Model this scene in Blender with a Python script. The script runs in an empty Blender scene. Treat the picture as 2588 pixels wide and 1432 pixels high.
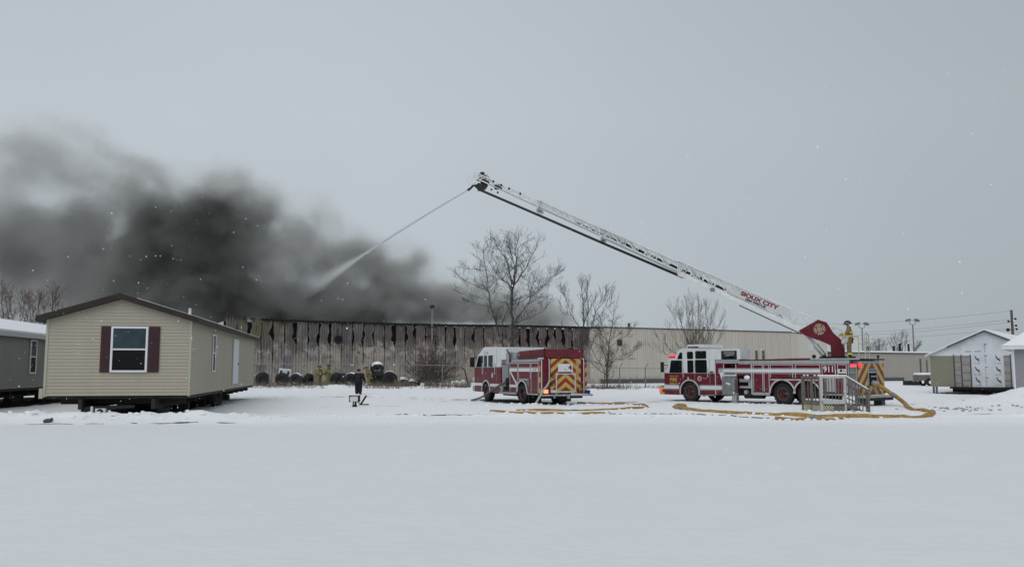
import bpy, bmesh, math, random
from mathutils import Vector, Matrix, noise as mnoise
RND = random.Random(7)
sc = bpy.context.scene
COL = sc.collection
rad = math.radians

# ------------------------------------------------------------------ camera
F_PX, EYE = 2150.0, 1.8
PITCH = math.atan(216 / F_PX)
cam_d = bpy.data.cameras.new('camera')
cam = bpy.data.objects.new('camera', cam_d)
COL.objects.link(cam)
cam.location = (0, 0, EYE)
cam.rotation_euler = (math.pi / 2 + PITCH, 0, 0)
cam_d.sensor_width = 36.0
cam_d.lens = 36.0 * F_PX / 2588.0
cam_d.clip_start = 0.1
cam_d.clip_end = 6000
sc.camera = cam

# ------------------------------------------------------------------ sky, sun, exposure
SUN_EL, SUN_AZ = 48, 200
w = bpy.data.worlds.new('World')
sc.world = w
w.use_nodes = True
nt = w.node_tree
nt.nodes.clear()
wo = nt.nodes.new('ShaderNodeOutputWorld')
bg = nt.nodes.new('ShaderNodeBackground')
sky = nt.nodes.new('ShaderNodeTexSky')
sky.sky_type = 'NISHITA'
sky.sun_disc = False
sky.sun_elevation = rad(SUN_EL)
sky.sun_rotation = rad(SUN_AZ)
sky.dust_density = 3
geo = nt.nodes.new('ShaderNodeTexCoord')
sep = nt.nodes.new('ShaderNodeSeparateXYZ')
nt.links.new(geo.outputs['Generated'], sep.inputs[0])
ramp = nt.nodes.new('ShaderNodeValToRGB')      # the cloud deck: even grey overcast
ramp.color_ramp.elements[0].position = 0.0
ramp.color_ramp.elements[0].color = (0.432, 0.485, 0.522, 1)
ramp.color_ramp.elements[1].position = 0.9
ramp.color_ramp.elements[1].color = (0.46, 0.494, 0.525, 1)
e = ramp.color_ramp.elements.new(0.28)
e.color = (0.475, 0.522, 0.552, 1)
e = ramp.color_ramp.elements.new(0.44)
e.color = (0.452, 0.498, 0.533, 1)
nt.links.new(sep.outputs['Z'], ramp.inputs[0])
cn = nt.nodes.new('ShaderNodeTexNoise')
cn.inputs['Scale'].default_value = 2.2
cn.inputs['Detail'].default_value = 3
nt.links.new(geo.outputs['Generated'], cn.inputs['Vector'])
cm = nt.nodes.new('ShaderNodeMapRange')
cm.inputs['To Min'].default_value = 0.93 * 10
cm.inputs['To Max'].default_value = 1.06 * 10
nt.links.new(cn.outputs['Fac'], cm.inputs['Value'])
vm = nt.nodes.new('ShaderNodeVectorMath')
vm.operation = 'SCALE'
nt.links.new(ramp.outputs['Color'], vm.inputs[0])
az = nt.nodes.new('ShaderNodeMapRange')        # the deck is a little thicker towards the right
az.interpolation_type = 'SMOOTHSTEP'
for k_, v_ in (('From Min', -0.15), ('From Max', 0.65), ('To Min', 1.0), ('To Max', 0.78)): az.inputs[k_].default_value = v_
nt.links.new(sep.outputs['X'], az.inputs['Value'])
am = nt.nodes.new('ShaderNodeMath')
am.operation = 'MULTIPLY'
nt.links.new(cm.outputs['Result'], am.inputs[0])
nt.links.new(az.outputs['Result'], am.inputs[1])
nt.links.new(am.outputs[0], vm.inputs['Scale'])
mx = nt.nodes.new('ShaderNodeMix')
mx.data_type = 'RGBA'
mx.inputs['Factor'].default_value = 0.93
nt.links.new(sky.outputs['Color'], mx.inputs[6])
nt.links.new(vm.outputs['Vector'], mx.inputs[7])
nt.links.new(mx.outputs[2], bg.inputs['Color'])
bg.inputs['Strength'].default_value = 0.1
nt.links.new(bg.outputs[0], wo.inputs['Surface'])

sun_d = bpy.data.lights.new('sun', 'SUN')
sun_d.energy = 0.75
sun_d.angle = rad(70)
sun_d.color = (1.0, 0.995, 0.985)
sun = bpy.data.objects.new('sun', sun_d)
COL.objects.link(sun)
sun.rotation_euler = (rad(90 - SUN_EL), 0, rad(180 - SUN_AZ))

sc.view_settings.view_transform = 'Standard'
sc.view_settings.look = 'None'
sc.view_settings.exposure = 0.16
sc.view_settings.gamma = 1
sc.view_settings.use_curve_mapping = False
sc.cycles.max_bounces = 6
sc.cycles.volume_bounces = 1
sc.cycles.transparent_max_bounces = 12
sc.cycles.volume_step_rate = 1.6
sc.cycles.volume_max_steps = 256

# ------------------------------------------------------------------ layout: pixels of the photograph to metres
CT, ST = math.cos(PITCH), math.sin(PITCH)
def ray(px, py):
    u = (px - 1294) / F_PX; v = (716 - py) / F_PX
    return Vector((u, CT - v * ST, ST + v * CT))
def at(px, py, Y):
    r = ray(px, py); k = Y / r[1]
    return Vector((r[0] * k, Y, EYE + r[2] * k))

# ------------------------------------------------------------------ materials
MATS = {}
def mat(name, color, rough=0.6, metal=0.0, spec=0.4, coat=0.0, noise=0.0, nscale=6.0, bump=0.0, bscale=30.0, emit=None, dirt=None):
    if name in MATS: return MATS[name]
    m = bpy.data.materials.new(name); m.use_nodes = True
    t = m.node_tree; b = t.nodes['Principled BSDF']
    b.inputs['Base Color'].default_value = (*color, 1)
    b.inputs['Roughness'].default_value = rough
    b.inputs['Metallic'].default_value = metal
    b.inputs['Specular IOR Level'].default_value = spec
    b.inputs['Coat Weight'].default_value = coat
    b.inputs['Coat Roughness'].default_value = 0.15
    tc = t.nodes.new('ShaderNodeTexCoord')
    if noise > 0 or dirt:
        n = t.nodes.new('ShaderNodeTexNoise'); n.inputs['Scale'].default_value = nscale
        n.inputs['Detail'].default_value = 6; n.inputs['Roughness'].default_value = 0.65
        t.links.new(tc.outputs['Object'], n.inputs['Vector'])
        mr = t.nodes.new('ShaderNodeMapRange')
        mr.inputs['From Min'].default_value = 0.3; mr.inputs['From Max'].default_value = 0.7
        t.links.new(n.outputs['Fac'], mr.inputs['Value'])
        mi = t.nodes.new('ShaderNodeMix'); mi.data_type = 'RGBA'
        mi.inputs[6].default_value = (*[c * (1 - noise) for c in color], 1)
        mi.inputs[7].default_value = (*[min(1, c * (1 + noise)) for c in color], 1)
        if dirt: mi.inputs[6].default_value = (*dirt, 1)
        t.links.new(mr.outputs[0], mi.inputs['Factor'])
        t.links.new(mi.outputs[2], b.inputs['Base Color'])
    if bump > 0:
        n2 = t.nodes.new('ShaderNodeTexNoise'); n2.inputs['Scale'].default_value = bscale; n2.inputs['Detail'].default_value = 5
        t.links.new(tc.outputs['Object'], n2.inputs['Vector'])
        bp = t.nodes.new('ShaderNodeBump'); bp.inputs['Strength'].default_value = bump; bp.inputs['Distance'].default_value = 0.03
        t.links.new(n2.outputs['Fac'], bp.inputs['Height'])
        t.links.new(bp.outputs[0], b.inputs['Normal'])
    if emit:
        b.inputs['Emission Color'].default_value = (*emit[0], 1); b.inputs['Emission Strength'].default_value = emit[1]
    MATS[name] = m
    return m

M_snow = mat('fresh_snow', (0.86, 0.87, 0.89), rough=0.8, spec=0.2, noise=0.03, nscale=1.5, bump=0.35, bscale=9)
M_rsnow = mat('roof_snow', (0.85, 0.86, 0.88), rough=0.8, spec=0.2, noise=0.03, nscale=2, bump=0.2, bscale=5)
M_red = mat('red_paint', (0.128, 0.007, 0.018), rough=0.42, spec=0.22, coat=0.06, noise=0.22, nscale=2.5)
def road_film(m):
    """dried salt and slush splashed on the lower body panels"""
    t = m.node_tree; b = t.nodes['Principled BSDF']; src = b.inputs['Base Color'].links[0].from_socket
    tc = t.nodes.new('ShaderNodeTexCoord'); s_ = t.nodes.new('ShaderNodeSeparateXYZ'); t.links.new(tc.outputs['Object'], s_.inputs[0])
    n = t.nodes.new('ShaderNodeTexNoise'); n.inputs['Scale'].default_value = 3.5; n.inputs['Detail'].default_value = 8; n.inputs['Roughness'].default_value = .7
    t.links.new(tc.outputs['Object'], n.inputs['Vector'])
    a = t.nodes.new('ShaderNodeMapRange'); a.inputs['From Min'].default_value = 1.7; a.inputs['From Max'].default_value = .4; t.links.new(s_.outputs['Z'], a.inputs['Value'])
    c = t.nodes.new('ShaderNodeMapRange'); c.inputs['From Min'].default_value = .38; c.inputs['From Max'].default_value = .68; c.inputs['To Max'].default_value = .55; t.links.new(n.outputs['Fac'], c.inputs['Value'])
    p = t.nodes.new('ShaderNodeMath'); p.operation = 'MULTIPLY'; t.links.new(a.outputs[0], p.inputs[0]); t.links.new(c.outputs[0], p.inputs[1])
    x = t.nodes.new('ShaderNodeMix'); x.data_type = 'RGBA'; t.links.new(p.outputs[0], x.inputs['Factor']); t.links.new(src, x.inputs[6]); x.inputs[7].default_value = (.16, .125, .125, 1)
    t.links.new(x.outputs[2], b.inputs['Base Color'])
road_film(M_red)
M_dred = mat('dark_red_vinyl', (0.125, 0.016, 0.022), rough=0.65, noise=0.3, nscale=3, bump=0.2, bscale=6)
M_white = mat('white_paint', (0.66, 0.67, 0.67), rough=0.4, coat=0.15, noise=0.09, nscale=2)
M_alu = mat('aluminium', (0.42, 0.43, 0.44), rough=0.42, metal=0.55, noise=0.15, nscale=5)
M_plate = mat('diamond_plate', (0.23, 0.23, 0.23), rough=0.5, metal=0.5, noise=0.25, nscale=8, bump=0.3, bscale=60)
M_trim = mat('bright_trim', (0.58, 0.58, 0.59), rough=0.35, metal=0.3)
M_refl = mat('reflective_white_tape', (0.66, 0.67, 0.69), rough=0.4, noise=0.06, nscale=8)
M_black = mat('black_plastic', (0.012, 0.012, 0.013), rough=0.5)
M_dark = mat('dark_chassis', (0.018, 0.017, 0.016), rough=0.75, noise=0.4, nscale=8)
M_rub = mat('tyre_rubber', (0.016, 0.016, 0.017), rough=0.8, noise=0.4, nscale=14, bump=0.3, bscale=40)
M_rim = mat('dark_red_rim', (0.055, 0.010, 0.014), rough=0.5, noise=0.4, nscale=10)
M_glass = mat('dark_glass', (0.008, 0.013, 0.014), rough=0.15, spec=0.10, noise=.5, nscale=3)
M_hose = mat('yellow_hose', (0.36, 0.215, 0.06), rough=0.75, noise=0.5, nscale=5, bump=0.3, bscale=60)
M_ghose = mat('grey_hose', (0.38, 0.36, 0.31), rough=0.75, noise=0.2, nscale=12)
M_gold = mat('gold_leaf', (0.52, 0.34, 0.10), rough=0.4)
M_lad = mat('white_ladder_paint', (0.68, 0.70, 0.70), rough=0.45, noise=0.14, nscale=3)
M_yel = mat('yellow_rail', (0.50, 0.42, 0.14), rough=0.5)
M_beige = mat('beige_vinyl', (0.395, 0.358, 0.285), rough=0.5, noise=0.05, nscale=1.2)
M_beige2 = mat('beige_corner_post', (0.40, 0.39, 0.31), rough=0.5)
M_sage = mat('sage_vinyl', (0.225, 0.228, 0.210), rough=0.5, noise=0.06, nscale=1.2)
M_olive = mat('olive_vinyl', (0.235, 0.225, 0.165), rough=0.5, noise=0.06, nscale=1.5)
M_gvinyl = mat('grey_vinyl', (0.27, 0.27, 0.29), rough=0.5, noise=0.05, nscale=1.5)
M_roof = mat('brown_shingle_edge', (0.032, 0.025, 0.022), rough=0.85, noise=0.4, nscale=12)
M_shut = mat('maroon_shutter', (0.045, 0.013, 0.020), rough=0.55, noise=0.2, nscale=8)
M_wtrim = mat('white_vinyl_trim', (0.70, 0.71, 0.73), rough=0.4)
M_door = mat('pale_door', (0.62, 0.66, 0.68), rough=0.45)
M_bark = mat('dark_bark', (0.068, 0.059, 0.056), rough=0.9, noise=0.4, nscale=6)
M_bark2 = mat('grey_bark', (0.085, 0.072, 0.064), rough=0.9, noise=0.4, nscale=6)
M_twig = mat('brown_twig', (0.088, 0.062, 0.052), rough=0.9, noise=0.3, nscale=3)
M_twig2 = mat('tan_twig', (0.145, 0.115, 0.090), rough=0.9, noise=0.3, nscale=3)
M_wood = mat('weathered_wood', (0.15, 0.132, 0.115), rough=0.85, noise=0.4, nscale=9, bump=0.3, bscale=30)
M_wwood = mat('white_painted_wood', (0.46, 0.46, 0.45), rough=0.6, noise=0.12, nscale=10)
M_latt = mat('cream_lattice', (0.55, 0.52, 0.36), rough=0.6, noise=0.1, nscale=8)
M_galv = mat('galvanised_steel', (0.22, 0.22, 0.225), rough=0.5, metal=0.6, noise=0.2, nscale=10)
M_soot = mat('soot_black', (0.008, 0.008, 0.008), rough=0.95)
M_soil = mat('bare_soil', (0.035, 0.030, 0.026), rough=0.95, noise=0.4, nscale=3, bump=0.4, bscale=10)
M_slush_shade = mat('wet_slush_shade', (0.05, 0.053, 0.057), rough=0.45, noise=0.5, nscale=2.5, bump=0.4, bscale=8)  # wet slush, its colour darkened further as contact shade under the trucks
M_tan = mat('tan_turnout_cloth', (0.19, 0.14, 0.06), rough=0.85, noise=0.3, nscale=10)
M_ylw = mat('yellow_turnout_cloth', (0.185, 0.155, 0.055), rough=0.85, noise=0.25, nscale=10)
M_lime = mat('lime_reflective_band', (0.62, 0.66, 0.10), rough=0.5)
M_navy = mat('dark_navy_cloth', (0.010, 0.011, 0.017), rough=0.9, noise=0.3, nscale=12)
M_skin = mat('skin', (0.42, 0.25, 0.18), rough=0.6)
M_emr = mat('red_lamp_lit', (0.5, 0.02, 0.04), rough=0.3, emit=((1.0, 0.06, 0.10), 1.3))
M_emo = mat('orange_lamp_lit', (0.6, 0.1, 0.05), rough=0.3, emit=((1.0, 0.22, 0.10), 2.2))
M_rlens = mat('red_lens', (0.42, 0.02, 0.03), rough=0.25, emit=((1.0, 0.05, 0.08), 0.1))
M_blue = mat('blue_plastic', (0.015, 0.025, 0.20), rough=0.4)

# ------------------------------------------------------------------ mesh helpers
class MB:
    def __init__(s): s.v = []; s.f = []
    def add(s, vs, fs):
        o = len(s.v); s.v += [tuple(p) for p in vs]; s.f += [tuple(i + o for i in f) for f in fs]; return s
    def box(s, x0, x1, y0, y1, z0, z1):
        x0, x1 = sorted((x0, x1)); y0, y1 = sorted((y0, y1)); z0, z1 = sorted((z0, z1))
        return s.add([(x0,y0,z0),(x1,y0,z0),(x1,y1,z0),(x0,y1,z0),(x0,y0,z1),(x1,y0,z1),(x1,y1,z1),(x0,y1,z1)],
                     [(3,2,1,0),(4,5,6,7),(0,1,5,4),(1,2,6,5),(2,3,7,6),(3,0,4,7)])
    def prism(s, poly, a0, a1, axis='y'):
        """poly: 2-D outline; axis y -> (x,z), x -> (y,z), z -> (x,y)"""
        def P(p, a): return {'y': (p[0], a, p[1]), 'x': (a, p[0], p[1]), 'z': (p[0], p[1], a)}[axis]
        n = len(poly)
        area = sum(poly[i][0] * poly[(i+1) % n][1] - poly[(i+1) % n][0] * poly[i][1] for i in range(n))
        if area < 0: poly = poly[::-1]
        lo, hi = (a0, a1) if a0 < a1 else (a1, a0)
        if axis == 'y': lo, hi = hi, lo
        vs = [P(p, lo) for p in poly] + [P(p, hi) for p in poly]
        fs = [tuple(range(n - 1, -1, -1)), tuple(range(n, 2 * n))]
        fs += [(i, (i + 1) % n, n + (i + 1) % n, n + i) for i in range(n)]
        return s.add(vs, fs)
    def bar(s, p, q, w=0.05, h=None, up=(0, 0, 1)):
        p, q = Vector(p), Vector(q); h = h or w; d = (q - p).normalized(); u = Vector(up)
        if abs(d.dot(u)) > 0.98: u = Vector((1, 0, 0)) if abs(d.x) < .9 else Vector((0, 1, 0))
        a = d.cross(u).normalized() * w / 2; b = a.cross(d).normalized() * h / 2
        vs = [p - a - b, p + a - b, p + a + b, p - a + b, q - a - b, q + a - b, q + a + b, q - a + b]
        return s.add(vs, [(0,1,2,3),(7,6,5,4),(4,5,1,0),(5,6,2,1),(6,7,3,2),(7,4,0,3)])
    def tube(s, pts, r, n=8, cap=True, flat=1.0):
        pts = [Vector(p) for p in pts]; k = len(pts); rs = r if isinstance(r, (list, tuple)) else [r] * k
        vs = []; ref = None
        for i, p in enumerate(pts):
            d = (pts[min(i + 1, k - 1)] - pts[max(i - 1, 0)])
            if d.length < 1e-9: d = Vector((0, 0, 1))
            d.normalize()
            if ref is None: ref = Vector((0, 0, 1)) if abs(d.z) < .9 else Vector((1, 0, 0))
            a = d.cross(ref).normalized(); b = a.cross(d).normalized(); ref = b
            for j in range(n):
                t = 2 * math.pi * j / n
                vs.append(p + a * math.cos(t) * rs[i] + b * math.sin(t) * rs[i] * flat)
        fs = [(i*n+j, i*n+(j+1)%n, (i+1)*n+(j+1)%n, (i+1)*n+j) for i in range(k-1) for j in range(n)]
        if cap: fs += [tuple(range(n-1, -1, -1)), tuple(range((k-1)*n, k*n))]
        return s.add(vs, fs)
    def lathe(s, prof, c=(0, 0, 0), axis='z', n=24):
        """prof: list of (radius, height along axis); closed if first == last"""
        vs = []
        for (r, h) in prof:
            for j in range(n):
                t = 2 * math.pi * j / n; x, y = r * math.cos(t), r * math.sin(t)
                p = {'z': (x, y, h), 'y': (x, h, y), 'x': (h, x, y)}[axis]
                vs.append((p[0] + c[0], p[1] + c[1], p[2] + c[2]))
        m = len(prof)
        fs = [(i*n+j, i*n+(j+1)%n, (i+1)*n+(j+1)%n, (i+1)*n+j) for i in range(m-1) for j in range(n)]
        if axis == 'y': fs = [f[::-1] for f in fs]
        return s.add(vs, fs)
    def disc(s, c, r, axis='y', n=20, t=0.02):
        pr = [(0.0001, -t/2), (r, -t/2), (r, t/2), (0.0001, t/2)]
        return s.lathe(pr, c, axis, n)
    def ball(s, c, r, n=8, sc=(1, 1, 1)):
        pr = [(max(1e-4, r * math.sin(math.pi*i/n)), -r * math.cos(math.pi*i/n)) for i in range(n+1)]
        o = len(s.v); s.lathe(pr, (0, 0, 0), 'z', n * 2)
        s.v[o:] = [(p[0]*sc[0]+c[0], p[1]*sc[1]+c[1], p[2]*sc[2]+c[2]) for p in s.v[o:]]
        return s
    def xform(s, M):
        s.v = [tuple(M @ Vector(p)) for p in s.v]; return s
    def mesh(s, name, m, smooth=True):
        me = bpy.data.meshes.new(name); me.from_pydata(s.v, [], s.f); me.validate()
        bm = bmesh.new(); bm.from_mesh(me); bmesh.ops.recalc_face_normals(bm, faces=bm.faces); bm.to_mesh(me); bm.free()
        me.materials.append(m)
        if smooth and len(me.polygons):
            me.shade_smooth(); me.set_sharp_from_angle(angle=rad(35))
        return me
    def pieces(s):
        par = list(range(len(s.v)))
        def fd(a):
            while par[a] != a: par[a] = par[par[a]]; a = par[a]
            return a
        for f in s.f:
            r0 = fd(f[0])
            for i in f[1:]: par[fd(i)] = r0
        gr = {}
        for f in s.f: gr.setdefault(fd(f[0]), []).append(f)
        out = []
        for fs in gr.values():
            ids = sorted({i for f in fs for i in f}); mp = {k: i for i, k in enumerate(ids)}
            q = MB(); q.v = [s.v[i] for i in ids]; q.f = [tuple(mp[i] for i in f) for f in fs]; out.append(q)
        return out
    def build(s, name, m, parent=None, bevel=0, kind=None, smooth=True, split=False):
        if split: return [q.build(name, m, parent, bevel, kind, smooth) for q in s.pieces()][0]
        o = bpy.data.objects.new(name, s.mesh(name, m, smooth)); COL.objects.link(o)
        if parent: o.parent = parent
        if bevel:
            b = o.modifiers.new('bevel', 'BEVEL'); b.width = bevel; b.segments = 2; b.limit_method = 'ANGLE'; b.angle_limit = rad(40)
        if kind: o['kind'] = kind
        return o
def tag(o, label=None, cat=None, group=None, kind=None):
    if label: o['label'] = label
    if cat: o['category'] = cat
    if group: o['group'] = group
    if kind: o['kind'] = kind
    return o
def thing(name, label, cat, loc=(0, 0, 0), rz=0, group=None):
    o = bpy.data.objects.new(name, None); COL.objects.link(o); o.empty_display_size = 0.3
    o.location = loc; o.rotation_euler = (0, 0, rz)
    return tag(o, label, cat, group)
def inst(o, parent, M):
    c = o.copy(); COL.objects.link(c); c.parent = parent; c.matrix_local = M; return c
def copy_tree(o, parent=None):
    c = o.copy(); COL.objects.link(c)
    if parent: c.parent = parent
    for ch in list(o.children): copy_tree(ch, c)
    return c
def text(name, body, size, m, parent, M, xscale=1.0, depth=0.004, align='CENTER', bold=0.0):
    cu = bpy.data.curves.new(name, 'FONT'); cu.body = body; cu.size = size; cu.extrude = depth; cu.align_x = align; cu.align_y = 'CENTER'
    cu.offset = bold
    t = bpy.data.objects.new(name, cu); COL.objects.link(t)
    bpy.context.view_layer.update()
    me = bpy.data.meshes.new_from_object(t.evaluated_get(bpy.context.evaluated_depsgraph_get()))
    COL.objects.unlink(t); bpy.data.objects.remove(t)
    me.materials.clear(); me.materials.append(m)
    o = bpy.data.objects.new(name, me); COL.objects.link(o); o.parent = parent
    o.matrix_local = M @ Matrix.Diagonal((xscale, 1, 1, 1))
    return o
def frame(o, X, Y):
    X = Vector(X).normalized(); Y = Vector(Y).normalized(); Z = X.cross(Y)
    return Matrix(((X.x, Y.x, Z.x, o[0]), (X.y, Y.y, Z.y, o[1]), (X.z, Y.z, Z.z, o[2]), (0, 0, 0, 1)))
def sst(x, a, b):
    t = min(1, max(0, (x - a) / (b - a))); return t * t * (3 - 2 * t)
def fbm(x, y, z=0, o=4):
    return mnoise.fractal(Vector((x, y, z)), 1.0, 2.0, o)

# ------------------------------------------------------------------ ground
def gz(x, y):
    if y > 140 or y < 0: return 0.0
    z = 0.020 * fbm(x * .25, y * .25, 3) + (0.026 * fbm(x * 1.0, y * .8, 9) + .010 * fbm(x * 3.1, y * 3.1, 2, 2)) * sst(y, 24, 31)
    z += 0.27 * sst(y, 54, 74) * (1 - sst(x, -3, 9)) * (1 - sst(y, 100, 130))
    z += 0.09 * sst(y, 58, 72) * abs(fbm(x * .7, y * .5, 1)) * (1 - sst(y, 74, 84))
    # bank pushed up in front of the two homes on the left
    k = 1 - sst(x, -10.5, -5.0)
    if k > 0 and 26 < y < 33:
        yc = 29.35 + .18 * fbm(x * .4, 2.2)
        r = max(0.0, 1 - abs(y - yc) / 1.25) ** 1.3
        z += k * r * (0.315 + 0.05 * fbm(x * .8, y * .8, 5) + 0.15 * max(0, fbm(x * 2.3, y * 2.3, 8)) + .05 * max(0, fbm(x * 4.7, y * 4.7, 3)))
    # low shelf of snow where the mown edge of the yard begins
    ed = 32.6 + .35 * fbm(x * .25, 7.7) + .12 * fbm(x * 1.5, 1.7)
    z += 0.05 * sst(y, ed - .25, ed + .15) * sst(x, -9, -5) * (1 - sst(y, 40, 50))
    lip = max(0.0, 1 - abs(y - ed) / .35)
    z += lip * sst(x, -9, -5) * max(0, .03 + .09 * fbm(x * 1.9, 4.4, 2))
    # ploughed mound on the right
    dx, dy = (x - 27.4) / 3.6, (y - 42.5) / 2.8
    q = dx * dx + dy * dy
    if q < 6:
        z += 1.08 * math.exp(-q) * (1 + .16 * fbm(x * 1.3, y * 1.3, 4) + .06 * fbm(x * 3.2, y * 3.2, 4)) + .10 * math.exp(-q * .5) * fbm(x * 2.1, y * 2.1, 6)
    dx, dy = (x - 21.0) / 3.4, (y - 37.6) / 1.5
    q = dx * dx + dy * dy
    if q < 6: z += math.exp(-q) * max(0, .05 + .16 * fbm(x * 2.2, y * 2.2, 12))
    # mounds by the fence behind the ladder truck
    for (mx_, my_, h, s) in ((11.6, 66, .30, 2.2), (8.5, 68, .22, 2.5), (5.5, 66, .16, 3), (-20, 70, .12, 4), (-14, 71, .2, 3)):
        q = ((x - mx_) / s) ** 2 + ((y - my_) / 2.2) ** 2
        if q < 6: z += h * math.exp(-q) * (1 + .3 * fbm(x, y, 3))
    return z
def grid_axis(parts):
    out = []
    for a, b, st in parts:
        n = max(1, round((b - a) / st)); out += [a + (b - a) * i / n for i in range(n)]
    return out + [parts[-1][1]]
gx = grid_axis([(-3000, -600, 400), (-600, -120, 60), (-120, -40, 5), (-40, 40, .21), (40, 120, 5), (120, 600, 60), (600, 3000, 400)])
gy = grid_axis([(-400, -40, 60), (-40, 2, 6), (2, 26, .5), (26, 30.6, .12), (30.6, 34.2, .12), (34.2, 48, .25), (48, 100, .55), (100, 160, 5), (160, 700, 60), (700, 4000, 400)])
nx, ny = len(gx), len(gy)
gv = [(x, y, gz(x, y) if abs(x) < 60 and y > 0 else 0.0) for y in gy for x in gx]
gf = [(j*nx+i, j*nx+i+1, (j+1)*nx+i+1, (j+1)*nx+i) for j in range(ny-1) for i in range(nx-1)]
m = bpy.data.materials.new('snow_ground'); m.use_nodes = True
t = m.node_tree; b = t.nodes['Principled BSDF']
b.inputs['Roughness'].default_value = 0.75; b.inputs['Specular IOR Level'].default_value = 0.25
g = t.nodes.new('ShaderNodeNewGeometry'); sp = t.nodes.new('ShaderNodeSeparateXYZ'); t.links.new(g.outputs['Position'], sp.inputs[0])
n1 = t.nodes.new('ShaderNodeTexNoise'); n1.inputs['Scale'].default_value = .35; n1.inputs['Detail'].default_value = 6
t.links.new(g.outputs['Position'], n1.inputs['Vector'])
def mth(op, a, b_=None, c=None):
    n = t.nodes.new('ShaderNodeMath'); n.operation = op
    for i, q in enumerate((a, b_, c)):
        if q is None: continue
        if isinstance(q, (int, float)): n.inputs[i].default_value = q
        else: t.links.new(q, n.inputs[i])
    return n.outputs[0]
yy = mth('ADD', sp.outputs['Y'], mth('MULTIPLY', mth('SUBTRACT', n1.outputs['Fac'], .5), 3.0))
mr = t.nodes.new('ShaderNodeMapRange'); mr.interpolation_type = 'SMOOTHSTEP'
mr.inputs['From Min'].default_value = 26.5; mr.inputs['From Max'].default_value = 30.5
t.links.new(yy, mr.inputs['Value'])
mi = t.nodes.new('ShaderNodeMix'); mi.data_type = 'RGBA'
mi.inputs[6].default_value = (0.78, 0.80, 0.81, 1)       # open lot: same snow painted darker, a brightness step put into the colour
mi.inputs[7].default_value = (0.88, 0.89, 0.905, 1)        # yard: snow painted lighter to carry the brightness step
t.links.new(mr.outputs[0], mi.inputs['Factor'])
n2 = t.nodes.new('ShaderNodeTexNoise'); n2.inputs['Scale'].default_value = 1.3; n2.inputs['Detail'].default_value = 8; n2.inputs['Roughness'].default_value = .7
mp = t.nodes.new('ShaderNodeMapping'); mp.inputs['Scale'].default_value = (.75, 1.0, 1.0)
t.links.new(g.outputs['Position'], mp.inputs['Vector']); t.links.new(mp.outputs[0], n2.inputs['Vector'])
mr2 = t.nodes.new('ShaderNodeMapRange'); mr2.inputs['From Min'].default_value = .3; mr2.inputs['From Max'].default_value = .7
mr2.inputs['To Min'].default_value = .975; mr2.inputs['To Max'].default_value = 1.02
t.links.new(n2.outputs['Fac'], mr2.inputs['Value'])
vs_ = t.nodes.new('ShaderNodeVectorMath'); vs_.operation = 'SCALE'
t.links.new(mi.outputs[2], vs_.inputs[0]); t.links.new(mr2.outputs[0], vs_.inputs['Scale'])
t.links.new(vs_.outputs[0], b.inputs['Base Color'])
bp = t.nodes.new('ShaderNodeBump'); bp.inputs['Distance'].default_value = .10
mrb = t.nodes.new('ShaderNodeMapRange'); mrb.inputs['From Min'].default_value = 27; mrb.inputs['From Max'].default_value = 33; mrb.inputs['To Min'].default_value = .22; mrb.inputs['To Max'].default_value = .7
t.links.new(sp.outputs['Y'], mrb.inputs['Value']); t.links.new(mrb.outputs[0], bp.inputs['Strength'])
n3 = t.nodes.new('ShaderNodeTexNoise'); n3.inputs['Scale'].default_value = 5; n3.inputs['Detail'].default_value = 6
t.links.new(mp.outputs[0], n3.inputs['Vector']); t.links.new(n3.outputs['Fac'], bp.inputs['Height']); t.links.new(bp.outputs[0], b.inputs['Normal'])
mb = MB(); mb.v = gv; mb.f = gf
me = bpy.data.meshes.new('snow_ground'); me.from_pydata(gv, [], gf); me.materials.append(m); me.shade_smooth()
o = bpy.data.objects.new('snow_ground', me); COL.objects.link(o); o['kind'] = 'structure'

def patch(name, cx, cy, rx, ry, m, seed=0, lift=.012, rot=0, st=.16, rag=.35):
    mb = MB(); idx = {}; c, s_ = math.cos(rot), math.sin(rot)
    nxx, nyy = int(2.6 * rx / st), int(2.6 * ry / st)
    def ins(i, j):
        lx, ly = (i - nxx / 2) * st, (j - nyy / 2) * st
        x, y = cx + lx * c - ly * s_, cy + lx * s_ + ly * c
        q = (abs(lx) / rx) ** 2.4 + (abs(ly) / ry) ** 2.4
        return q + rag * 1.6 * fbm(x * .9 + seed, y * 1.2, seed) < 1, x, y
    for i in range(nxx):
        for j in range(nyy):
            if all(ins(i + a, j + d)[0] for a, d in ((0, 0), (1, 0), (1, 1), (0, 1))):
                f = []
                for a, d in ((0, 0), (1, 0), (1, 1), (0, 1)):
                    key = (i + a, j + d)
                    if key not in idx:
                        _, x, y = ins(*key); idx[key] = len(mb.v); mb.v.append((x, y, gz(x, y) + lift))
                    f.append(idx[key])
                mb.f.append(tuple(f))
    return mb.build(name, m, kind='structure')
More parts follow.
